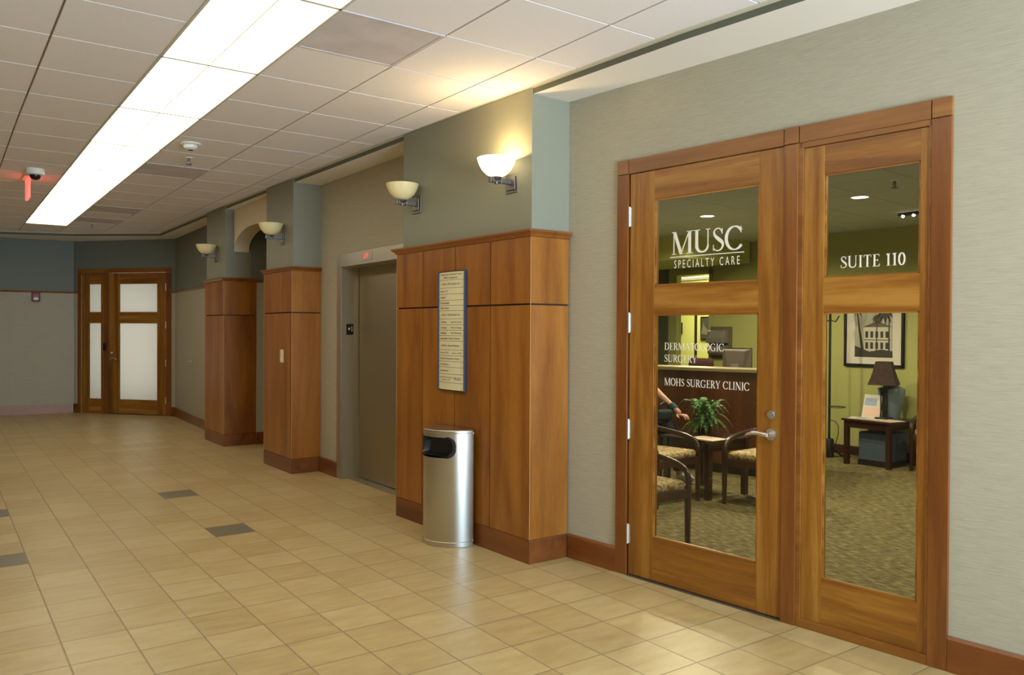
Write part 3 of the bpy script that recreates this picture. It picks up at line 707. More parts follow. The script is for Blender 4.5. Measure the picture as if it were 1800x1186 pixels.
bm = B(); serif(bm, 'MOHS SURGERY CLINIC', onpane(2.939, 2.375, 1.170, 1.213), 0.03); obj('lettering', bm, M_vinyl, lf1)['label'] = 'lowest line of white lettering'
bm = B(); serif(bm, 'SUITE 110', onpane(1.882, 1.574, 1.795, 1.852), 0.04); obj('lettering', bm, M_vinyl, sl1)['label'] = 'white suite number'

d2 = thing('door_2', 'far cherry double door with frosted white panes', 'door', (DF[0], DF[1], 0), PHI2, kind='structure')
S2 = dict(outer=(-0.007, 1.876), inner=(0.088, 1.790), mull=(1.250, 1.330), top=2.505, head=2.425, rails=(0.011, 0.248, 1.568, 1.745, 2.240),
          leaf=(0.100, 1.246), lglass=(0.270, 1.028), side=(1.352, 1.770), sglass=(1.398, 1.646), hinges=(2.175, 1.535, 0.89, 0.255), hinge_u=0.100,
          handle=(1.185, 0.955), lock=(1.185, 1.05), lever_dir=-1)
lf2, sl2 = wooden_door(d2, S2, M_frost)
bm = B(); box(bm, -0.022, 0.0, 1.275, 1.335, 1.09, 1.22); obj('card_reader', bm, M_black, d2, bevel=0.006)
bm = B(); box(bm, -0.004, 0.004, 1.790, 1.800, 0.0, 2.40); obj('edge_strip', bm, M_edge, d2)

# ------------------------------------------------------------------ elevator
ev = thing('door_3', 'brushed steel elevator door in a steel frame between two columns', 'elevator', (EX, (EY0+EY1)/2, 0), 0, kind='structure')
yo = (EY0+EY1)/2; ya, yb = EY0-yo, EY1-yo
bm = B()
box(bm, -0.012, 0.19, yb, yb+0.006, 0, 2.10); box(bm, -0.012, 0.0, yb, yb+0.105, 0, 2.222)
obj('side_jamb', bm, M_frame, ev, bevel=0.0015)
bm = B(); box(bm, -0.012, 0.19, ya-0.006, ya, 0, 2.10); box(bm, -0.012, 0.0, ya-0.105, ya, 0, 2.222); obj('side_jamb', bm, M_frame, ev, bevel=0.0015)
bm = B(); box(bm, -0.012, 0.19, ya, yb, 2.096, 2.222); obj('header', bm, M_frame, ev, bevel=0.0015)
bm = B(); box(bm, 0.18, 0.205, ya-0.05, yb-0.012, 0.012, 2.11); obj('door_panel', bm, M_elev, ev)
bm = B(); box(bm, 0.06, 0.22, ya-0.05, yb+0.05, -0.01, 0.004); obj('sill', bm, M_frame, ev)
bm = B(); box(bm, -0.016, -0.012, -0.10, 0.13, 2.125, 2.205); ind = obj('indicator_plate', bm, M_frame, ev, bevel=0.001)
bm = B(); prism(bm, [(0.030, 2.146), (0.070, 2.146), (0.050, 2.190)], -0.0175, -0.016, 0, 'x'); obj('red_arrow', bm, M_redled, ind)
bm = B(); prism(bm, [(-0.022, 2.190), (0.018, 2.190), (-0.002, 2.146)], -0.0175, -0.016, 0, 'x'); obj('red_arrow', bm, M_redled, ind)
# floor plate on the reveal: star and figure one
bm = B(); box(bm, 0.045, 0.118, yb-0.004, yb, 1.43, 1.535); fp = obj('floor_plate', bm, M_black, ev)
bm = B()
st = [(0.072+0.017*(1 if k % 2 == 0 else 0.42)*math.sin(PI*k/5), 1.488+0.02*(1 if k % 2 == 0 else 0.42)*math.cos(PI*k/5)) for k in range(10)]
bm.faces.new([bm.verts.new((a, yb-0.0046, b)) for a, b in st])
for q in (rect(0.099, 1.466, 0.105, 1.512), rect(0.094, 1.464, 0.110, 1.468), [(0.094, 1.500), (0.099, 1.504), (0.099, 1.512), (0.094, 1.505)]): bm.faces.new([bm.verts.new((a, yb-0.0046, b)) for a, b in q])
obj('raised_marks', bm, M_vinyl, fp)

# ------------------------------------------------------------------ wall sconces
def sconce(loc, rz, label, lit=False):
    t = thing('wall_sconce', label, 'wall lamp', loc, rz, 'alabaster bowl wall sconces')   # local -x points into the hall
    bm = B()
    box(bm, -0.012, 0.0, -0.065, 0.065, -0.07, 0.06); obj('backplate', bm, M_pewter, t, bevel=0.004)
    bm = B(); box(bm, -0.022, -0.012, -0.045, 0.045, -0.05, 0.04); obj('inner_plate', bm, M_pewter, t, bevel=0.003)
    bm = B(); box(bm, -0.10, -0.02, -0.014, 0.014, -0.014, 0.018); box(bm, -0.19, -0.10, -0.009, 0.009, -0.009, 0.012)
    for x in (-0.105, -0.135, -0.165, -0.185): box(bm, x-0.005, x+0.005, -0.016, 0.016, -0.016, 0.02)
    obj('arm', bm, M_pewter, t, bevel=0.002)
    bm = B(); lathe(bm, [(0.0, -0.022), (0.012, -0.022), (0.016, -0.012), (0.012, 0.0), (0.030, 0.010), (0.036, 0.022), (0.0, 0.022)], 20, (-0.135, 0, 0)); obj('bowl_holder', bm, M_pewter, t, smooth=True)
    pr = [(0.004, 0.022), (0.036, 0.024), (0.066, 0.040), (0.094, 0.068), (0.113, 0.102), (0.122, 0.132), (0.125, 0.142), (0.121, 0.143), (0.117, 0.132), (0.108, 0.104), (0.090, 0.073), (0.063, 0.046), (0.034, 0.030), (0.004, 0.028)]
    bm = B(); lathe(bm, pr, 36, (-0.135, 0, 0)); obj('glass_bowl', bm, M_litbowl if lit else M_bowl, t, smooth=True)
    bm = B(); ball(bm, (-0.135, 0, 0.085), 0.022, 1, 1, 1.4, 12); obj('bulb', bm, M_bulb if lit else M_wplast, t, smooth=True)
    return t
s1l = (3.080, 4.30, 2.447)
sconce(s1l, 0.0373, 'lit alabaster bowl wall sconce above the directory column', True)
lamp('sconce_bulb_light', 'POINT', (3.080-0.135, 4.30, 2.447+0.118), SCONCE, (1.0, 0.72, 0.38), shadow_soft_size=0.02)
sconce((3.030, 5.49, 2.447), 0.0373, 'unlit alabaster bowl wall sconce beside the elevator')
sconce((2.986, 8.30, 2.435), 0.016, 'unlit alabaster bowl wall sconce on the middle column')
sconce((2.971, 10.70, 2.41), 0.004, 'unlit alabaster bowl wall sconce on the far column')

# ------------------------------------------------------------------ directory sign on the first column
sg = thing('directory_sign', 'tall narrow beige building directory sign on the wide wooden column', 'sign', (C1A[0], C1A[1], 0), math.atan2(0.0373, 0.9993))
u0, u1, z0, z1 = 0.708, 1.042, 1.048, 1.906
bm = B(); box(bm, -0.016, -0.002, u0+0.006, u1-0.006, z0+0.004, z1-0.004); obj('backing', bm, M_signink, sg)
bm = B()
for a in (u0, u1): box(bm, -0.026, 0.0, a-0.004, a+0.004, z0, z1)
obj('edge_rail', bm, M_blue, sg, bevel=0.003)
for z in (z0, z1-0.006):
    bm = B(); box(bm, -0.02, 0.0, u0, u1, z, z+0.006); obj('end_cap', bm, M_black, sg)
fd = lambda u: -0.0186-0.010*math.sin(PI*(u-u0-0.006)/(u1-u0-0.012))
rows = [0.0, 0.068, 0.135, 0.188, 0.240, 0.284, 0.328, 0.398, 0.448, 0.494, 0.540, 0.586, 0.660, 0.710, 0.758, 0.808, 0.866, 0.938, 1.0]
zr = lambda f: z1-0.006-f*(z1-z0-0.012)
TX = {0: [('Specialty Care Treatment Center', 1.010, 0.740, 0.3, 0.014), ('MUSC Outpatient', 0.965, 0.79, 0.72, 0.014)], 1: [('1st Floor - MUSC Specialty Care', 0.990, 0.762, 0.5, 0.014)],
      2: [('Suite 110', 1.012, 0.912, 0.5, 0.013)], 3: [('Surgery', 1.012, 0.937, 0.5, 0.013)], 4: [('Dermatologic', 1.012, 0.887, 0.5, 0.013)], 5: [('Mohs Clinic', 1.012, 0.892, 0.5, 0.013)],
      6: [('2nd Floor - MUSC Specialty Care', 0.995, 0.762, 0.5, 0.014)], 7: [('Cardiology', 1.012, 0.925, 0.5, 0.012), ('Specialty Care', 0.865, 0.745, 0.5, 0.012)],
      8: [('Audiology', 1.012, 0.925, 0.5, 0.012), ('Neurology', 0.865, 0.745, 0.5, 0.012)], 9: [('Radiology', 1.012, 0.925, 0.5, 0.012), ('Pain Medicine', 0.865, 0.745, 0.5, 0.012)],
      10: [('Specialty Care Clinic', 1.012, 0.76, 0.5, 0.014)], 11: [('3rd Floor - Internal Medicine', 1.0, 0.765, 0.5, 0.014)], 12: [('Suite 310', 1.012, 0.90, 0.5, 0.010), ('Suite 320', 0.85, 0.745, 0.5, 0.010)],
      13: [('Family Medicine Clinic', 1.012, 0.76, 0.5, 0.012)], 14: [('Internal Medicine', 1.012, 0.895, 0.5, 0.012)], 15: [('Administration', 1.012, 0.90, 0.5, 0.012)],
      16: [('Specialty Care Center', 1.018, 0.845, 0.36, 0.009), ('Suite 110', 0.99, 0.875, 0.68, 0.009), ('MUSC', 0.825, 0.745, 0.5, 0.020)]}
for r_ in range(len(rows)-1):
    za, zb_ = zr(rows[r_])-0.0012, zr(rows[r_+1])+0.0012; n = 12
    bm = B(); pts = [(-0.018-0.010*math.sin(PI*i/n), u0+0.006+(u1-u0-0.012)*i/n) for i in range(n+1)]
    prism(bm, pts+[(-0.015, u1-0.006), (-0.015, u0+0.006)], zb_, za); strip = obj('name_strip', bm, M_signface, sg, smooth=True)
    for tx, ua, ub, f_, h in TX.get(r_, []):
        bm = B(); zc_ = za+(zb_-za)*f_
        font_mesh(bm, tx, lambda s_, q: (fd(ua+(ub-ua)*s_)-0.0006, ua+(ub-ua)*s_, zc_-h/2+h*q)); obj('strip_text', bm, M_signink, strip)

# ------------------------------------------------------------------ half-round waste bin
bn = thing('waste_bin', 'half-round brushed steel waste bin with black opening against the wooden column', 'waste bin', (3.010, 4.87, 0), 0)
def half(r, d, n=36, a0=0.0, a1=PI): return [(-d*math.sin(a0+(a1-a0)*k/n), -r*math.cos(a0+(a1-a0)*k/n)) for k in range(n+1)]
R_, D_ = 0.22, 0.24
bm = B()
# shell with a rounded opening: grid in angle and height, cells inside the opening left out
OA, OW, OZ0, OZ1 = 1.42, 0.84, 0.612, 0.752        # centre angle, half width, z range
na, zs = 120, [0.035]+[0.05+0.01*k for k in range(73)]+[0.782]
def inside(a, z):
    hz = (OZ1-OZ0)/2; zc = (OZ0+OZ1)/2; r = 0.85*hz
    dx = abs(a-OA)*0.225; dz = abs(z-zc); wx = OW*0.225
    if dx > wx or dz > hz: return False
    qx, qz = dx-(wx-r), dz-(hz-r)
    return not (qx > 0 and qz > 0 and qx*qx+qz*qz > r*r)
gv = [[bm.verts.new((-D_*math.sin(PI*i/na), -R_*math.cos(PI*i/na), z)) for z in zs] for i in range(na+1)]
for i in range(na):
    for j in range(len(zs)-1):
        if not inside(PI*(i+0.5)/na, (zs[j]+zs[j+1])/2): bm.faces.new((gv[i][j], gv[i+1][j], gv[i+1][j+1], gv[i][j+1]))
bm.faces.new((gv[0][0], gv[0][-1], gv[-1][-1], gv[-1][0]))
obj('body', bm, M_steel, bn, smooth=True)
bm = B(); prism(bm, half(R_+0.002, D_+0.002), 0.776, 0.800); obj('lid', bm, M_steel, bn, smooth=True, bevel=0.006, seg=3)
bm = B(); prism(bm, half(R_+0.003, D_+0.003), 0.0, 0.036); obj('base_ring', bm, M_steel, bn, smooth=True, bevel=0.003)
# black chute and rim of the opening
bm = B()
ap = [(OA-OW*math.cos(2*PI*k/48)*1.0, 0) for k in range(48)]
rim = []
hz, zc_, r_ = (OZ1-OZ0)/2, (OZ0+OZ1)/2, 0.85*(OZ1-OZ0)/2
wx = OW*0.225
for k in range(64):
    t = 2*PI*k/64; c, s = math.cos(t), math.sin(t)
    ex = (wx-r_)*(1 if c > 0 else -1)+r_*c; ez = (hz-r_)*(1 if s > 0 else -1)+r_*s
    rim.append((OA+ex/0.225, zc_+ez))
def ringat(f, sc): return [bm.verts.new((-(D_*f)*math.sin(OA+(a-OA)*sc), -(R_*f)*math.cos(OA+(a-OA)*sc), zc_+(z-zc_)*sc)) for a, z in rim]
rr = [ringat(1.004, 1.06), ringat(1.022, 1.05), ringat(1.020, 0.95), ringat(0.97, 0.90), ringat(0.78, 0.90)]
for q in range(len(rr)-1):
    for k in range(64): bm.faces.new((rr[q][k], rr[q][(k+1) % 64], rr[q+1][(k+1) % 64], rr[q+1][k]))
bm.faces.new(rr[-1])
obj('opening_rim', bm, M_black, bn, smooth=True)

# ------------------------------------------------------------------ small wall and ceiling devices
sw = thing('light_switch', 'ivory light switch plate on the middle wooden column', 'light switch', (2.9645, 8.278, 1.198), 0.016)
bm = B(); box(bm, -0.006, 0, -0.045, 0.045, -0.068, 0.068); obj('plate', bm, M_ivory, sw, bevel=0.003)
for z in (-0.03, 0.03):
    bm = B(); box(bm, -0.011, -0.006, -0.016, 0.016, z-0.024, z+0.024); obj('rocker', bm, M_ivory, sw, bevel=0.002)
al = thing('fire_alarm', 'red fire alarm strobe on the far end wall under the wooden rail', 'fire alarm', (1.415, 15.931, 1.995), math.atan2(0.35, 4.55)*-1)
bm = B(); box(bm, -0.062, 0.062, -0.045, 0, -0.075, 0.075); obj('housing', bm, M_red, al, bevel=0.012)
bm = B(); ball(bm, (0, -0.045, -0.025), 0.04, 1.0, 0.6, 0.7); obj('strobe_lens', bm, M_clear, al, smooth=True)
bm = B()
for k in range(4): box(bm, -0.02, 0.02, -0.047, -0.044, 0.028+0.01*k, 0.033+0.01*k)
obj('sounder_slots', bm, M_black, al)
kn = thing('wall_bumper', 'small round metal bumper on the far right wallpaper wall', 'door stop', (3.2625, 13.156, 0.956), 0)
bm = B(); cyl(bm, (0, 0, 0), (-0.008, 0, 0), 0.028, 20); obj('rose', bm, M_chrome, kn, smooth=True)
bm = B(); cyl(bm, (-0.008, 0, 0), (-0.03, 0, 0), 0.010, 12); ball(bm, (-0.036, 0, 0), 0.020); obj('stud', bm, M_chrome, kn, smooth=True)
sd = thing('smoke_detector', 'white round smoke detector on the ceiling right of the fluorescent row', 'smoke detector', (1.747, 7.07, ZC), 0)
bm = B(); lathe(bm, [(0, 0.0), (0.085, 0.0), (0.085, -0.010), (0.070, -0.018), (0.0, -0.018)], 28); obj('base', bm, M_wplast, sd, smooth=True)
bm = B(); lathe(bm, [(0.058, -0.018), (0.052, -0.040), (0.030, -0.052), (0.0, -0.054)], 28); obj('sensor_cap', bm, M_wplast, sd, smooth=True)
bm = B(); box(bm, -0.018, 0.018, -0.012, 0.012, -0.060, -0.050); obj('grille', bm, M_black, sd)
def sprinkler(loc, label):
    t = thing('sprinkler_head', label, 'sprinkler', loc, 0, 'ceiling sprinkler heads')
    bm = B(); lathe(bm, [(0, 0), (0.038, 0), (0.030, -0.007), (0.0, -0.007)], 20); obj('escutcheon', bm, M_wplast, t, smooth=True)
    bm = B(); cyl(bm, (0, 0, -0.005), (0, 0, -0.03), 0.011)
    for a in (-1, 1): tube(bm, [(a*0.010, 0, -0.028), (a*0.018, 0, -0.042), (a*0.004, 0, -0.058)], 0.004, 6)
    obj('frame', bm, M_pewter, t)
    bm = B(); lathe(bm, [(0.0, -0.058), (0.028, -0.058), (0.028, -0.062), (0.0, -0.062)], 16); obj('deflector', bm, M_pewter, t)
sprinkler((1.880, 7.67, ZC), 'small sprinkler head on the hall ceiling just beyond the smoke detector')
sprinkler((1.917, 13.43, ZC), 'small sprinkler head on the hall ceiling beyond the farthest vent panel')
sc = thing('security_camera', 'white dome security camera with dark lens on the left ceiling', 'security camera', (0.807, 9.14, ZC), 0)
bm = B(); lathe(bm, [(0, 0), (0.082, 0), (0.080, -0.05), (0.070, -0.058), (0.0, -0.058)], 28); obj('housing', bm, M_wplast, sc, smooth=True)
bm = B(); ball(bm, (0, 0, -0.058), 0.052, 1, 1, 0.95); obj('dome', bm, M_black, sc, smooth=True)
es = thing('exit_sign', 'red glowing edge-lit exit sign hanging from the left ceiling', 'exit sign', (0.787, 9.66, ZC), 0)
bm = B(); box(bm, -0.045, 0.045, -0.16, 0.16, -0.018, 0.0); obj('canopy', bm, M_wplast, es, bevel=0.003)
bm = B(); box(bm, -0.011, 0.011, -0.15, 0.15, -0.225, -0.018); obj('acrylic_panel', bm, M_exit, es)
bm = B(); font_mesh(bm, 'EXIT', lambda s, h: (-0.0116, 0.12-0.24*s, -0.19+0.13*h)); obj('lettering', bm, M_vinyl, es)

# ================================================================== clinic behind the glass
CZ = 2.69
bm = B(); bm.faces.new([bm.verts.new(p) for p in ((0.06, -1.9, 0.002), (9.4, -1.9, 0.002), (9.4, 11.4, 0.002), (1.8, 11.4, 0.002), (1.8, 6.0, 0.002), (0.06, 4.6, 0.002))])
o = struct('floor_carpet', bm, M_carpet, 'olive brown streaked carpet inside the clinic', 'carpet'); o.location = W1O; o.rotation_euler = (0, 0, PHI1)
# ceiling of the clinic
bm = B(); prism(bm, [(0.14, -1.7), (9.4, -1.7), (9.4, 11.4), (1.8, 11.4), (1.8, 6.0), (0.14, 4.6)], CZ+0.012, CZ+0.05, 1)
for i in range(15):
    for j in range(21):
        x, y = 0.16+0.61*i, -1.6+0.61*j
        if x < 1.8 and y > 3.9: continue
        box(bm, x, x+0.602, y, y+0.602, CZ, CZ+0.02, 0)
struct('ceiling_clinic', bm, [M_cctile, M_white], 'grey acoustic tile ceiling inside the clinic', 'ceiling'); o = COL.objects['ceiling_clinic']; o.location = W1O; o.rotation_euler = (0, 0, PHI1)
# back wall at x = 9 with the opening to the bright back room, side walls
OP0, OP1, OPZ = 7.72, 8.36, 2.30
bm = B(); box(bm, 9.0, 9.1, -1.8, OP0, 0, CZ+0.05); box(bm, 9.0, 9.1, OP0, OP1, OPZ, CZ+0.05); box(bm, 9.0, 9.1, OP1, 8.52, 0, CZ+0.05)
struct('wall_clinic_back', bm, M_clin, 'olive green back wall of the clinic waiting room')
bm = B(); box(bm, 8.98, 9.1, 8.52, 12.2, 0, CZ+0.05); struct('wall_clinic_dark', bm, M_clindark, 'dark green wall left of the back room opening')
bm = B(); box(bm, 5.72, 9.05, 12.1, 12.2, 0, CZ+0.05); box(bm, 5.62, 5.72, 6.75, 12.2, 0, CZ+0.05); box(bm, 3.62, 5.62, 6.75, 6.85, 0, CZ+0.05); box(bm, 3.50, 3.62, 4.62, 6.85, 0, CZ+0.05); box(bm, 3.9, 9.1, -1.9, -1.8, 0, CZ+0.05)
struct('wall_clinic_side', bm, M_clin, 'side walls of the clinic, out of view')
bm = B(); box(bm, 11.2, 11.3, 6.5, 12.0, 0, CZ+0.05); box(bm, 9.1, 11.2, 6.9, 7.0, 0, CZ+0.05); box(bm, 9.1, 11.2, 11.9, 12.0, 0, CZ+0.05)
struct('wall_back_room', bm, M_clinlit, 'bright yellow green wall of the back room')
bm = B(); box(bm, 7.7, 8.95, 7.0, 9.6, 2.40, CZ); struct('trim_6', bm, M_clinlit, 'pale bulkhead over the reception desk', 'bulkhead')
bm = B(); sweep(bm, [(9.0, 6.9), (9.0, -1.8)], [(0, 0), (0, 0.11), (0.015, 0.10), (0.015, 0)], -1); struct('baseboard_clinic', bm, M_dark, 'dark baseboard along the clinic back wall', 'baseboard')
bm = B(); box(bm, 8.97, 9.0, OP0-0.05, OP0, 0, OPZ+0.05); box(bm, 8.97, 9.0, OP0-0.05, OP1, OPZ, OPZ+0.05); struct('trim_7', bm, M_clin, 'green trim around the back room opening', 'door trim')
lamp('back_room_light', 'AREA', (10.2, 8.9, 2.66), 150, (1.0, 0.93, 0.66), (0, 0, 0), size=1.2)
# downlights
for (x, y), lb in (((6.59, 5.70), 'glowing recessed downlight above the clinic lettering'), ((6.73, 4.07), 'glowing recessed downlight seen through the side light')):
    t = thing('downlight', lb, 'ceiling light', (x, y, CZ), 0, 'clinic downlights')
    bm = B(); lathe(bm, [(0.070, 0.0), (0.090, 0.0), (0.090, -0.006), (0.072, -0.006)], 28); obj('trim_ring', bm, M_wplast, t, smooth=True)
    bm = B(); lathe(bm, [(0.0, -0.003), (0.072, -0.003), (0.072, 0.004), (0.0, 0.004)], 28); obj('lens', bm, M_downl, t)
    lamp('downlight_beam', 'SPOT', (x, y, CZ-0.02), 130, (1.0, 0.86, 0.62), (0, 0, 0), spot_size=math.radians(168), spot_blend=0.5, shadow_soft_size=0.07)
for (x, y) in ((5.0, 2.2), (7.6, 1.6), (5.2, 4.2)): lamp('clinic_downlight_beam', 'SPOT', (x, y, CZ-0.02), 110, (1.0, 0.86, 0.62), (0, 0, 0), spot_size=math.radians(168), spot_blend=0.5, shadow_soft_size=0.07)
lamp('reception_light', 'SPOT', (7.1, 6.3, CZ-0.02), 190, (1.0, 0.90, 0.60), (0, 0, 0), spot_size=math.radians(170), spot_blend=0.5, shadow_soft_size=0.08)
sprinkler((6.21, 3.46, CZ), 'dark sprinkler head on the clinic ceiling seen through the side light')
em = thing('emergency_light', 'small twin-lamp emergency light near the clinic ceiling', 'emergency light', (7.99, 4.29, CZ), 0)
bm = B(); box(bm, -0.03, 0.03, -0.11, 0.11, -0.03, 0); obj('housing', bm, M_black, em, bevel=0.005)
for y in (-0.05, 0.06):
    bm = B(); ball(bm, (-0.02, y, -0.035), 0.016); obj('lamp', bm, M_downl, em, smooth=True)

# reception desk
DA, DBp = Vector((6.02, 7.45)), Vector((6.76, 4.92)); dv = (DBp-DA).normalized(); dn = Vector((dv.y, -dv.x))   # dn points to the waiting side (-x)
if dn.x > 0: dn = -dn
dk = thing('reception_desk', 'long dark wood reception desk with pale counter top', 'desk', (DA.x, DA.y, 0), math.atan2(dv.y, dv.x))
ln = (DBp-DA).length        # local x along the desk, local -y to the waiting side
sgn = -1 if Vector((math.sin(-math.atan2(dv.y, dv.x)), 1)).length > 0 and (Matrix.Rotation(math.atan2(dv.y, dv.x), 2) @ Vector((0, -1))).x < 0 else 1
F = lambda y: y*(-sgn)
def dbox(bm, x0, x1, y0, y1, z0, z1): box(bm, x0, x1, min(F(y0), F(y1)), max(F(y0), F(y1)), z0, z1)
bm = B(); dbox(bm, 0.0, ln, 0.10, 0.16, 0.10, 1.065); obj('front_panel', bm, M_desk, dk)
bm = B(); dbox(bm, 0.02, ln-0.02, 0.14, 0.18, 0.0, 0.10); obj('toe_kick', bm, M_black, dk)
bm = B(); dbox(bm, -0.05, ln+0.05, 0.0, 0.36, 1.065, 1.10); obj('counter_top', bm, M_counter, dk, bevel=0.004)
bm = B(); dbox(bm, 0.0, ln, 0.36, 0.95, 0.72, 0.755); obj('work_surface', bm, M_counter, dk)
bm = B(); dbox(bm, ln-0.04, ln, 0.16, 0.95, 0.0, 1.065); obj('end_panel', bm, M_desk, dk)

def P3(px, py, x):  # a point on the vertical plane x seen at a picture position, used to stand clinic things where the photo shows them
    R = cam.matrix_world.to_3x3(); r = R @ Vector(((px-900)/1419.16, -(py-593)/1419.16, -1.0)); t = x/r.x
    return Vector((x, r.y*t, EYE+r.z*t))
# monitor on the desk seen from behind
c = P3(1294, 640, 7.35)
mo = thing('computer_monitor', 'grey computer monitor seen from behind on the reception desk', 'monitor', (c.x, c.y, 0.755), math.radians(14))
bm = B(); hw_ = 0.175
v = [bm.verts.new(p) for p in ((0.02, -hw_, 0.22), (0.02, hw_, 0.22), (0.02, hw_, 0.53), (0.02, -hw_, 0.53), (-0.035, -0.08, 0.25), (-0.035, 0.08, 0.25), (-0.035, 0.12, 0.51), (-0.035, -0.12, 0.51))]
for q in ((0, 1, 2, 3), (4, 5, 6, 7), (0, 1, 5, 4), (1, 2, 6, 5), (2, 3, 7, 6), (3, 0, 4, 7)): bm.faces.new([v[i] for i in q])
obj('rear_shell', bm, M_mon, mo, bevel=0.004)
bm = B(); box(bm, 0.02, 0.035, -hw_, hw_, 0.21, 0.54); obj('screen', bm, M_black, mo, bevel=0.003)
bm = B(); box(bm, -0.045, -0.020, -0.045, 0.045, 0.015, 0.36); box(bm, -0.047, -0.044, -0.008, 0.0, 0.05, 0.35); obj('stand_neck', bm, M_grey, mo, bevel=0.003)
bm = B(); box(bm, -0.14, 0.08, -0.11, 0.11, 0.0, 0.015); obj('stand_foot', bm, M_mon, mo, bevel=0.003)
# office chair back behind the desk
c = P3(1233, 640, 7.7)
oc = thing('office_chair', 'dark maroon office chair showing its rounded back behind the desk', 'chair', (c.x, c.y, 0), math.radians(10))
bm = B(); box(bm, -0.06, 0.04, -0.17, 0.17, 0.62, 1.15); obj('backrest', bm, M_maroon, oc, bevel=0.05, seg=4)
bm = B(); box(bm, -0.02, 0.48, -0.25, 0.25, 0.44, 0.53); obj('seat', bm, M_maroon, oc, bevel=0.03, seg=3)
bm = B(); cyl(bm, (0.22, 0, 0.06), (0.22, 0, 0.44), 0.03); box(bm, 0.0, 0.03, -0.03, 0.03, 0.46, 0.70); obj('column', bm, M_black, oc)
for k in range(5):
    a = 2*PI*k/5; bm = B(); tube(bm, [(0.22, 0, 0.09), (0.22+0.26*math.cos(a), 0.26*math.sin(a), 0.06)], [0.025, 0.016], 8); ball(bm, (0.22+0.27*math.cos(a), 0.27*math.sin(a), 0.03), 0.03, seg=10); obj('leg', bm, M_black, oc)
# towel dispenser on the back wall
c = P3(1268, 604, 8.99)
td = thing('paper_dispenser', 'brown paper towel dispenser on the green wall behind the desk', 'dispenser', (8.99, c.y, c.z-0.02), 0)
bm = B(); box(bm, -0.02, 0.0, -0.19, 0.19, -0.18, 0.26); obj('back_plate', bm, M_pmid, td, bevel=0.006)
bm = B(); prism(bm, [(-0.02, 0.03), (-0.02, 0.22), (-0.11, 0.20), (-0.16, 0.10), (-0.15, 0.03)], -0.15, 0.15, 0, 'y'); obj('cover', bm, M_grey, td, bevel=0.008)
bm = B(); prism(bm, [(-0.02, -0.14), (-0.02, 0.0), (-0.12, -0.02), (-0.13, -0.10), (-0.09, -0.14)], -0.15, 0.15, 0, 'y'); obj('tray', bm, M_grey, td, bevel=0.008)
# wall phone beside the opening
c = P3(1194, 582, 10.9)
ph = thing('wall_phone', 'black wall telephone with hanging cord in the back room', 'telephone', (11.19, c.y+0.24, c.z), 0)
bm = B(); box(bm, -0.06, 0.0, -0.06, 0.06, -0.05, 0.16); obj('body', bm, M_black, ph, bevel=0.008)
bm = B(); box(bm, -0.10, -0.06, -0.035, 0.035, -0.06, 0.17); obj('handset', bm, M_black, ph, bevel=0.012)
bm = B(); tube(bm, [(-0.05, 0.02+0.012*math.sin(k*1.6), -0.05-0.016*k) for k in range(16)], 0.010, 6); obj('cord', bm, M_black, ph)
# small framed picture in the back room
c = P3(1241, 577, 11.17)
pf = thing('small_picture', 'small dark narrow framed picture on the bright back room wall', 'picture', (11.19, c.y, c.z), 0)
bm = B(); box(bm, -0.02, 0, -0.13, 0.13, -0.21, 0.21); obj('frame', bm, M_black, pf, bevel=0.003)
bm = B(); box(bm, -0.022, -0.02, -0.105, 0.105, -0.185, 0.185); obj('print', bm, [M_pdark], pf)
bm = B(); prism(bm, [(-0.105, -0.06), (-0.04, -0.03), (0.03, 0.04), (0.06, 0.10), (0.08, 0.02), (0.105, -0.05), (0.105, -0.10), (-0.105, -0.12)], -0.0235, -0.022, 0, 'x'); obj('pale_motif', bm, M_pmid, pf)
# dark door edge in the opening
c = P3(1225, 580, 9.3)
dd = thing('door_4', 'dark open door edge inside the back room opening', 'door', (9.14, c.y-0.12, 0), math.atan2(c.y-0.12, 9.14), kind='structure')
bm = B(); box(bm, 0.0, 0.85, -0.02, 0.02, 0.02, 2.05); obj('door_leaf', bm, M_dark, dd)
bm = B(); cyl(bm, (0.78, 0.02, 1.0), (0.78, 0.06, 1.0), 0.012); ball(bm, (0.78, 0.07, 1.0), 0.025); obj('knob', bm, M_chrome, dd, smooth=True)
# pendant light in the back room
c = P3(1207, 491, 10.0)
pl = thing('pendant_light', 'long dark pendant light bar in the bright back room', 'ceiling light', (10.0, c.y, c.z), 0)
bm = B(); box(bm, -0.06, 0.06, -0.45, 0.28, -0.03, 0.03); obj('housing', bm, M_grey, pl, bevel=0.01)
for y in (-0.30, 0.12):
    bm = B(); cyl(bm, (0, y, 0.03), (0, y, CZ-c.z), 0.004, 6); obj('hanging_wire', bm, M_grey, pl)

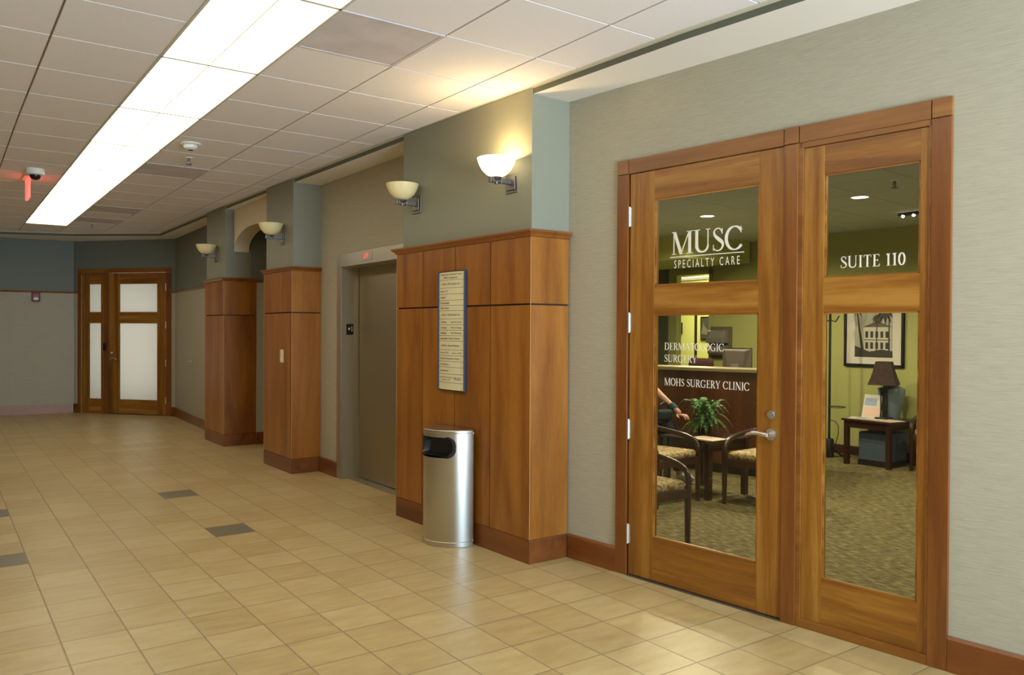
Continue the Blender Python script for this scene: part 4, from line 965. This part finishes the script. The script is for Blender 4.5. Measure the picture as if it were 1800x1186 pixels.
# waiting chairs: bentwood arm rail, patterned seat
def waiting_chair(label, loc, rz):
    t = thing('waiting_chair', label, 'chair', loc, rz, 'dark wood waiting chairs')      # local front is -y
    fx, fy, bx, by = 0.275, -0.26, 0.20, 0.27
    for s in (-1, 1):
        bm = B(); tube(bm, [(s*fx, fy, 0), (s*fx, fy, 0.25), (s*fx, fy, 0.42)], [0.019, 0.023, 0.026], 8); obj('leg', bm, M_dark, t, smooth=True)
        bm = B(); tube(bm, [(s*(bx+0.02), by+0.05, 0), (s*bx, by, 0.35), (s*bx, by, 0.60)], [0.017, 0.023, 0.02], 8); obj('leg', bm, M_dark, t, smooth=True)
    half_ = [(fx, fy, 0.40), (fx+0.003, fy-0.003, 0.44), (fx+0.006, fy+0.010, 0.485), (fx+0.008, fy+0.045, 0.525), (fx+0.008, fy+0.14, 0.555), (fx-0.005, fy+0.30, 0.58), (fx-0.04, fy+0.44, 0.60), (fx-0.12, fy+0.55, 0.615), (0.08, fy+0.595, 0.62)]
    full = half_+[(-a, b, c_) for a, b, c_ in reversed(half_)]
    def cr3(Pn, n=4):
        out = []
        for i in range(len(Pn)-1):
            p0, p1, p2, p3 = [Vector(Pn[max(0, min(len(Pn)-1, i+q))]) for q in (-1, 0, 1, 2)]
            for k in range(n):
                q = k/n; out.append(0.5*((2*p1)+(-p0+p2)*q+(2*p0-5*p1+4*p2-p3)*q*q+(-p0+3*p1-3*p2+p3)*q**3))
        return out+[Vector(Pn[-1])]
    bm = B(); tube(bm, cr3(full), 0.022, 10); obj('arm_rail', bm, M_dark, t, smooth=True)
    bm = B(); n = 14
    for k in range(n):     # curved back panel between seat and rail
        def pt(j, z, off): a = PI*(0.16+0.68*j/n); return (0.225*math.cos(a)*1.05, 0.02+(0.275+off)*math.sin(a), z)
        q = [[bm.verts.new(pt(j, z, off)) for j in (k, k+1)] for z in (0.46, 0.60) for off in (0.0, 0.018)]
        bm.faces.new((q[0][0], q[0][1], q[2][1], q[2][0])); bm.faces.new((q[1][0], q[1][1], q[3][1], q[3][0]))
        bm.faces.new((q[0][0], q[0][1], q[1][1], q[1][0])); bm.faces.new((q[2][0], q[2][1], q[3][1], q[3][0]))
    obj('back_panel', bm, M_dark, t, smooth=True)
    bm = B(); prism(bm, [(-0.275, -0.275), (0.275, -0.275), (0.215, 0.26), (-0.215, 0.26)], 0.33, 0.395); obj('seat_frame', bm, M_dark, t, bevel=0.006)
    bm = B(); prism(bm, [(-0.25, -0.27), (0.25, -0.27), (0.195, 0.25), (-0.195, 0.25)], 0.385, 0.455); obj('seat_cushion', bm, M_seat, t, smooth=True, bevel=0.03, seg=4)
    return t
ch = waiting_chair('dark bentwood waiting chair nearest the glass door, partly hidden by its frame', (3.985, 4.10, 0), math.radians(-2))
def chair_at(front_right, rz, label):   # place by the floor point of the front leg on local +x
    c, s = math.cos(rz), math.sin(rz); fx, fy = 0.275, -0.26
    return dup(ch, (front_right[0]-(fx*c-fy*s), front_right[1]-(fx*s+fy*c), 0), rz, label)
def chair_at_l(front_left, rz, label):
    c, s = math.cos(rz), math.sin(rz); fx, fy = -0.275, -0.26
    return dup(ch, (front_left[0]-(fx*c-fy*s), front_left[1]-(fx*s+fy*c), 0), rz, label)
chair_at((5.43, 4.78), math.radians(4), 'dark bentwood waiting chair left of the magazine table')
chair_at_l((5.53, 4.57), math.radians(-80), 'dark bentwood waiting chair right of the magazine table behind the lever handle')
chair_at_l((8.50, 4.52), math.radians(-80), 'dark bentwood waiting chair beside the lamp table at the side light edge')
dup(ch, (5.73, 6.04, 0), 0.0, 'waiting chair the seated person sits on')

# corner table with magazines and fern
def end_table(name, label, loc, sx, sy, h):
    t = thing(name, label, 'table', loc, 0)
    bm = B(); box(bm, 0, sx, 0, sy, h-0.022, h); obj('table_top', bm, M_dark, t, bevel=0.003)
    bm = B(); box(bm, 0.03, sx-0.03, 0.03, sy-0.03, h-0.10, h-0.022); obj('apron', bm, M_dark, t)
    for x in (0.045, sx-0.045):
        for y in (0.045, sy-0.045):
            bm = B(); prism(bm, [(x-0.024, y-0.024), (x+0.024, y-0.024), (x+0.024, y+0.024), (x-0.024, y+0.024)], 0, h-0.022); obj('leg', bm, M_dark, t)
    return t
end_table('end_table', 'small dark square end table holding magazines and a fern', (5.47, 4.69, 0), 0.58, 0.58, 0.525)
def magazine(loc, rz, label, mat2=None, z=0):
    t = thing('magazine', label, 'magazine', loc, rz, 'magazines on the waiting room tables')
    bm = B(); box(bm, -0.11, 0.11, -0.14, 0.14, 0, 0.006); obj('cover', bm, M_page, t)
    bm = B(); box(bm, -0.06, 0.06, -0.04, 0.06, 0.006, 0.0068); obj('cover_picture', bm, mat2 or M_pink, t)
    return t
magazine((5.60, 4.82, 0.525), 0.05, 'open pale magazine on the square end table')
fn = thing('potted_fern', 'green potted fern on the end table in front of the desk', 'plant', (5.90, 5.12, 0.525), 0)
bm = B(); lathe(bm, [(0, 0), (0.055, 0), (0.075, 0.08), (0.078, 0.10), (0.068, 0.10), (0.0, 0.09)], 24); obj('pot', bm, M_potm, fn, smooth=True)
bm = B()
for k in range(64):
    a = random.uniform(0, 2*PI); ln_ = random.uniform(0.13, 0.26); up = random.uniform(0.05, 0.24); q0 = None
    spine = []
    for i in range(9):
        q = i/8; r = ln_*q; z = 0.09+up*math.sin(q*PI*0.62)*1.2-0.16*q*q*(1 if up < 0.15 else 0.6)
        spine.append(Vector((r*math.cos(a), r*math.sin(a), z)))
    sd_ = Vector((-math.sin(a), math.cos(a), 0))
    for i in range(1, 9):
        p, t_ = spine[i], (spine[i]-spine[i-1]); w = 0.042*math.sin(PI*min(0.98, 0.15+i/9.5))
        bm.faces.new([bm.verts.new(v_) for v_ in (spine[i-1]-sd_*0.0015, p-sd_*0.0015, p+sd_*0.0015, spine[i-1]+sd_*0.0015)])
        for sgn_ in (-1, 1):
            for h_ in (0.0, 0.5):
                o_ = p-t_*h_
                bm.faces.new([bm.verts.new(v_) for v_ in (o_-t_*0.22, o_+t_*0.22, o_+t_*0.35+sd_*sgn_*w+Vector((0, 0, -0.008)), o_+t_*0.1+sd_*sgn_*w*0.8+Vector((0, 0, -0.006)))])
obj('fronds', bm, M_leaf, fn)

# lamp table, lamp, urn-shaped reflection, leaflet holder, magazines
LT = (8.30, 4.64); LH = 0.515
end_table('side_table', 'dark wood side table holding the table lamp', (LT[0], LT[1], 0), 0.58, 0.58, LH)
c = P3(1556, 732, 8.62)
tl = thing('table_lamp', 'black iron table lamp with flared brown shade', 'lamp', (8.58, c.y-0.005, LH), 0)
bm = B(); box(bm, -0.07, 0.07, -0.07, 0.07, 0, 0.022); obj('base', bm, M_iron, tl, bevel=0.005)
bm = B()
for x in (-0.022, 0.022):
    for y in (-0.022, 0.022): box(bm, x-0.005, x+0.005, y-0.005, y+0.005, 0.022, 0.345)
for z in (0.10, 0.27, 0.30, 0.34): box(bm, -0.028, 0.028, -0.028, 0.028, z-0.004, z+0.004)
box(bm, -0.05, 0.05, -0.05, 0.05, 0.338, 0.346); cyl(bm, (0, 0, 0.346), (0, 0, 0.48), 0.007)
obj('stem', bm, M_iron, tl)
bm = B()
lo = [(s[0]*0.195, s[1]*0.195, 0.392) for s in ((-1, -1), (1, -1), (1, 1), (-1, 1))]
prof = [(0.145, 0.385), (0.120, 0.46), (0.098, 0.54), (0.082, 0.62), (0.078, 0.64)]
rings = [[bm.verts.new((r*s[0], r*s[1], z)) for s in ((-1, -1), (1, -1), (1, 1), (-1, 1))] for r, z in prof]
for a, b in zip(rings[:-1], rings[1:]):
    for k in range(4): bm.faces.new((a[k], a[(k+1) % 4], b[(k+1) % 4], b[k]))
sh = obj('lamp_shade', bm, M_shade, tl); sm = sh.modifiers.new('thick', 'SOLIDIFY'); sm.thickness = 0.003
sh.rotation_euler = (0, 0, math.radians(20))
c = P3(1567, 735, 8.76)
vs = thing('glass_reflection_urn', 'blue grey reflection in the glass, built as a solid urn on the side table behind the lamp', 'reflection_urn', (8.775, c.y+0.01, LH), 0)  # solid stand-in for a reflection in the side light glass
bm = B(); lathe(bm, [(0, 0), (0.085, 0), (0.095, 0.05), (0.115, 0.15), (0.140, 0.26), (0.146, 0.30), (0.135, 0.335), (0.095, 0.358), (0.07, 0.37)], 32); obj('body', bm, M_reflect_urn, vs, smooth=True)
bm = B(); lathe(bm, [(0.07, 0.368), (0.076, 0.376), (0.068, 0.384), (0.058, 0.376), (0.055, 0.30)], 32); obj('rim', bm, M_reflect_urn, vs, smooth=True)
vs.name = 'reflection_urn'
bx = thing('reflection_cube', 'slate blue reflection in the glass, built as a solid cube under the lamp table', 'reflection', (8.42, 4.72, 0), 0)  # added block standing in for the lower part of that reflection
bm = B(); box(bm, 0, 0.36, 0, 0.36, 0.06, 0.37); obj('body', bm, M_reflect_cube, bx, bevel=0.008)
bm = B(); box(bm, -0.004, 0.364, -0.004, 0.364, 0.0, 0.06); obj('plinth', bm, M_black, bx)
c = P3(1536, 735, 8.60)
lh = thing('leaflet_holder', 'pale leaflet stand on the side table left of the lamp', 'leaflet', (8.56, c.y+0.01, LH), 0)
bm = B(); prism(bm, [(-0.02, 0.0), (-0.012, 0.0), (0.06, 0.26), (0.052, 0.26)], -0.105, 0.105, 0, 'y'); obj('leaflet', bm, M_mat_board, lh)
bm = B(); prism(bm, [(-0.014, 0.03), (-0.0125, 0.03), (0.0125, 0.12), (0.011, 0.12)], -0.09, 0.09, 0, 'y'); obj('printed_panel', bm, M_pink, lh)
bm = B(); prism(bm, [(0.018, 0.14), (0.0195, 0.14), (0.042, 0.22), (0.0405, 0.22)], -0.05, 0.09, 0, 'y'); obj('printed_picture', bm, M_lblue, lh)
bm = B(); box(bm, -0.04, 0.08, -0.11, 0.11, 0, 0.004); obj('foot', bm, M_clear, lh)
magazine((8.47, 5.06, LH), 0.3, 'flat magazine on the side table left of the leaflet stand', M_lblue)
magazine((8.45, 4.76, LH), -0.2, 'flat magazine on the side table right of the lamp base')
# coat rack
c = P3(1458, 806, 8.62)
cr = thing('coat_rack', 'black metal coat rack with umbrella ring standing by the clinic wall', 'coat rack', (8.62, 5.575, 0), 0)
bm = B(); lathe(bm, [(0, 0), (0.055, 0), (0.055, 0.20), (0.045, 0.22), (0.0, 0.22)], 20); obj('base_weight', bm, M_iron, cr, smooth=True)
bm = B(); cyl(bm, (0, 0, 0.2), (0, 0, 1.86), 0.014, 12); obj('pole', bm, M_iron, cr, smooth=True)
for k in range(3):
    a = 2*PI*k/3+1.2; bm = B(); tube(bm, [(0.04*math.cos(a), 0.04*math.sin(a), 0.10), (0.13*math.cos(a), 0.13*math.sin(a), 0.03), (0.24*math.cos(a), 0.24*math.sin(a), 0.014)], 0.013, 8); obj('foot', bm, M_iron, cr, smooth=True)
for k in range(4):
    a = 2*PI*k/4+0.5
    for z in (1.62, 1.80):
        bm = B(); tube(bm, [(0, 0, z), (0.06*math.cos(a), 0.06*math.sin(a), z-0.02), (0.10*math.cos(a), 0.10*math.sin(a), z+0.05)], [0.008, 0.007, 0.008], 6); obj('hook', bm, M_iron, cr, smooth=True)
bm = B(); tube(bm, [(0.01+0.0*k+0.095*math.cos(2*PI*k/28), -0.09+0.095*math.sin(2*PI*k/28), 0.60) for k in range(29)], 0.006, 6, False); obj('umbrella_ring', bm, M_iron, cr, smooth=True)
bm = B(); tube(bm, [(0, -0.01, 0.44), (0, -0.08, 0.43), (0, -0.12, 0.38), (0, -0.12, 0.28), (0, -0.08, 0.16), (0, -0.03, 0.10)], 0.005, 6); obj('lower_brace', bm, M_iron, cr, smooth=True)
# big framed print
pc = thing('framed_print', 'large black framed print of palms and a pale house above the lamp', 'picture', (9.0, 5.245, 1.52), 0)
fw_, fh0, fh1 = 0.37, -0.445, 0.445
bm = B()
for a, b, c0, c1 in ((-fw_, -fw_+0.03, fh0, fh1), (fw_-0.03, fw_, fh0, fh1), (-fw_, fw_, fh0, fh0+0.03), (-fw_, fw_, fh1-0.03, fh1)): box(bm, -0.03, 0.0, a, b, c0, c1)
obj('frame', bm, M_black, pc, bevel=0.003)
bm = B(); box(bm, -0.016, -0.004, -fw_+0.02, fw_-0.02, fh0+0.02, fh1-0.02); obj('mat_board', bm, M_mat_board, pc)
bm = B()
pw, p0, p1 = 0.235, -0.335, 0.335
def flat(poly, lay, mi):
    bm.faces.new([bm.verts.new((-0.0165-0.0004*lay, -a, b)) for a, b in poly]).material_index = mi
flat(rect(-pw, p0, pw, p1), 0, 0)
flat(rect(-0.12, -0.26, 0.21, 0.02), 1, 1); flat([(-0.14, 0.02), (0.05, 0.09), (0.23, 0.02)], 1, 3)
for i in range(5):
    for z in (-0.07, -0.2): flat(rect(-0.10+0.062*i, z-0.035, -0.065+0.062*i, z+0.04), 2, 2)
flat(rect(-0.12, -0.135, 0.21, -0.125), 2, 3)
flat([(-pw, -0.335), (pw, -0.335), (pw, -0.26), (0.1, -0.24), (-0.05, -0.27), (-pw, -0.2)], 2, 2)
flat([(-0.14, -0.335), (-0.10, -0.335), (-0.17, 0.02), (-0.20, 0.24), (-0.215, 0.24), (-0.19, 0.0)], 3, 2)
flat([(0.18, -0.335), (0.205, -0.335), (0.195, 0.2), (0.185, 0.2)], 3, 2); flat([(0.03, -0.30), (0.045, -0.30), (0.05, 0.1), (0.04, 0.1)], 3, 2)
for cx_, cz_, R0 in ((-0.205, 0.245, 0.10), (0.14, 0.20, 0.13), (0.045, 0.12, 0.07)):
    for k in range(11):
        a = 2*PI*k/11+0.2; e = (cx_+R0*math.cos(a), cz_+R0*math.sin(a)-0.25*R0); mm = (cx_+0.6*R0*math.cos(a+0.25), cz_+0.6*R0*math.sin(a+0.25)); m2 = (cx_+0.6*R0*math.cos(a-0.25), cz_+0.6*R0*math.sin(a-0.25))
        q = [(max(-pw, min(pw, x)), z) for x, z in ((cx_, cz_), m2, e, mm)]
        try: flat(q, 4+k % 3, 2)
        except ValueError: pass
obj('print', bm, [M_psky, M_phouse, M_pdark, M_pmid], pc)

# ------------------------------------------------------------------ seated person behind the door stile
def skin_body(name, verts, edges, radii, mat, parent, root=0, sub=2):
    me = bpy.data.meshes.new(name); me.from_pydata(verts, edges, []); o = bpy.data.objects.new(name, me); COL.objects.link(o)
    s = o.modifiers.new('skin', 'SKIN'); s.use_smooth_shade = True
    u = o.modifiers.new('sub', 'SUBSURF'); u.levels = sub; u.render_levels = sub
    lay = me.skin_vertices[0].data if me.skin_vertices else None
    if lay is None:
        bpy.context.view_layer.objects.active = o; lay = me.skin_vertices.new() if hasattr(me.skin_vertices, 'new') else None
        lay = me.skin_vertices[0].data
    for i, r in enumerate(radii):
        lay[i].radius = (r, r) if not isinstance(r, tuple) else r
        lay[i].use_root = (i == root)
    me.materials.append(mat); o.parent = parent
    return o
pn = thing('person', 'seated person in dark clothes with bare forearm, mostly hidden by the door stile', 'person', (5.73, 6.00, 0), 0)
V_ = [(0, 0.02, 0.52), (0, 0.03, 0.70), (0, 0.02, 0.90), (0, 0.0, 1.06), (0, -0.02, 1.14), (0, -0.03, 1.22), (0, -0.04, 1.28),
      (0.17, 0.0, 1.03), (0.225, -0.20, 0.87), (0.23, -0.44, 0.72), (0.235, -0.52, 0.665),
      (-0.17, 0.0, 1.03), (-0.23, -0.10, 0.80), (-0.18, -0.34, 0.64), (-0.16, -0.42, 0.62),
      (0.10, -0.04, 0.52), (0.16, -0.45, 0.53), (0.21, -0.50, 0.28), (0.24, -0.50, 0.08), (0.26, -0.62, 0.045),
      (-0.10, -0.04, 0.52), (-0.14, -0.45, 0.53), (-0.14, -0.48, 0.28), (-0.14, -0.46, 0.08), (-0.14, -0.58, 0.045)]
E_ = [(0, 1), (1, 2), (2, 3), (3, 4), (4, 5), (5, 6), (3, 7), (7, 8), (8, 9), (9, 10), (3, 11), (11, 12), (12, 13), (13, 14), (0, 15), (15, 16), (16, 17), (17, 18), (18, 19), (0, 20), (20, 21), (21, 22), (22, 23), (23, 24)]
R2 = [(0.15, 0.12), (0.13, 0.10), (0.15, 0.11), (0.12, 0.09), 0.055, (0.055, 0.055), (0.05, 0.05), 0.06, 0.042, 0.030, 0.034, 0.06, 0.042, 0.030, 0.034, 0.085, 0.065, 0.05, 0.036, 0.034, 0.085, 0.065, 0.05, 0.036, 0.034]
try:
    body = skin_body('body', V_, E_, R2, M_skin, pn)
except Exception as ex:
    print('skin failed', ex)
def limb(name, pts, rs, mat): 
    bm = B(); tube(bm, pts, rs, 14); return obj(name, bm, mat, pn, smooth=True)
limb('shirt', [(0, 0.02, 0.56), (0, 0.03, 0.72), (0, 0.02, 0.90), (0, 0.0, 1.06), (0, -0.01, 1.12)], [0.17, 0.16, 0.19, 0.16, 0.07], M_trou)
limb('sleeve', [(0.10, 0.0, 1.05), (0.17, 0.0, 1.03), (0.20, -0.10, 0.95)], [0.09, 0.078, 0.066], M_trou); limb('sleeve', [(-0.10, 0.0, 1.05), (-0.17, 0.0, 1.03), (-0.20, -0.05, 0.92)], [0.09, 0.078, 0.066], M_trou)
for s, kx, fx_ in ((1, 0.16, 0.24), (-1, -0.14, -0.14)): limb('trouser_leg', [(s*0.09, 0.0, 0.53), (s*0.13, -0.25, 0.54), (kx, -0.45, 0.53), (kx+(fx_-kx)*0.2, -0.50, 0.45), (fx_, -0.50, 0.12)], [0.105, 0.098, 0.082, 0.076, 0.055], M_trou)
limb('wrist_band', [(0.231, -0.40, 0.745), (0.233, -0.46, 0.705)], [0.040, 0.040], M_teal)
for s, fx_ in ((1, 0.24), (-1, -0.14)):
    bm = B(); ball(bm, (fx_+0.01*s, -0.57, 0.05), 0.05, 0.9, 2.4, 0.95); obj('shoe', bm, M_shoe, pn, smooth=True)
bm = B(); ball(bm, (0, -0.045, 1.30), 0.088, 0.86, 1.05, 1.30, 24); ball(bm, (0, -0.142, 1.29), 0.017, 0.8, 1.1, 1.5, 10)
for s_ in (-1, 1): ball(bm, (s_*0.078, -0.035, 1.295), 0.022, 0.4, 0.8, 1.3, 10)
obj('head', bm, M_skin, pn, smooth=True)
for s_ in (-1, 1):
    bm = B(); ball(bm, (s_*0.030, -0.126, 1.315), 0.010, 1.2, 0.8, 0.7, 10); obj('eye', bm, M_black, pn, smooth=True)
bm = B(); ball(bm, (0, -0.125, 1.243), 0.018, 1.4, 0.5, 0.35, 12); obj('mouth', bm, M_pink, pn, smooth=True)
bm = B(); ball(bm, (0, -0.012, 1.335), 0.098, 0.90, 0.98, 1.08, 24)
for f in [f for f in bm.faces if f.calc_center_median().z < 1.23]: bm.faces.remove(f)
obj('hair', bm, M_hair, pn, smooth=True)
for s, hx, hy, hz in ((1, 0.235, -0.52, 0.665), (-1, -0.16, -0.42, 0.62)):
    for k in range(4):
        x = hx+(k-1.5)*0.019; l_ = (0.065, 0.078, 0.075, 0.058)[k]
        bm = B(); tube(bm, [(x, hy, hz-0.005), (x, hy-0.03-l_*0.4, hz-0.006), (x, hy-0.03-l_*0.75, hz-0.022), (x, hy-0.03-l_, hz-0.045)], [0.010, 0.009, 0.0085, 0.007], 8); obj('finger', bm, M_skin, pn, smooth=True)
    bm = B(); tube(bm, [(hx-s*0.025, hy+0.02, hz-0.004), (hx-s*0.055, hy-0.01, hz-0.015), (hx-s*0.060, hy-0.04, hz-0.030)], [0.012, 0.011, 0.008], 8); obj('thumb', bm, M_skin, pn, smooth=True)
M_bag = plain('dark_bag_cloth', L(20, 32, 38), 0.8)
bg = thing('handbag', 'dark bag on the lap of the seated person', 'bag', (5.80, 5.54, 0.615), 0)
bm = B(); box(bm, -0.12, 0.09, -0.05, 0.06, 0.0, 0.10); obj('body', bm, M_bag, bg, bevel=0.03, seg=3)
bm = B(); tube(bm, [(-0.08, 0, 0.09), (-0.06, 0, 0.15), (0.0, 0, 0.17), (0.05, 0, 0.15), (0.07, 0, 0.09)], 0.008, 8); obj('strap', bm, M_black, bg, smooth=True)
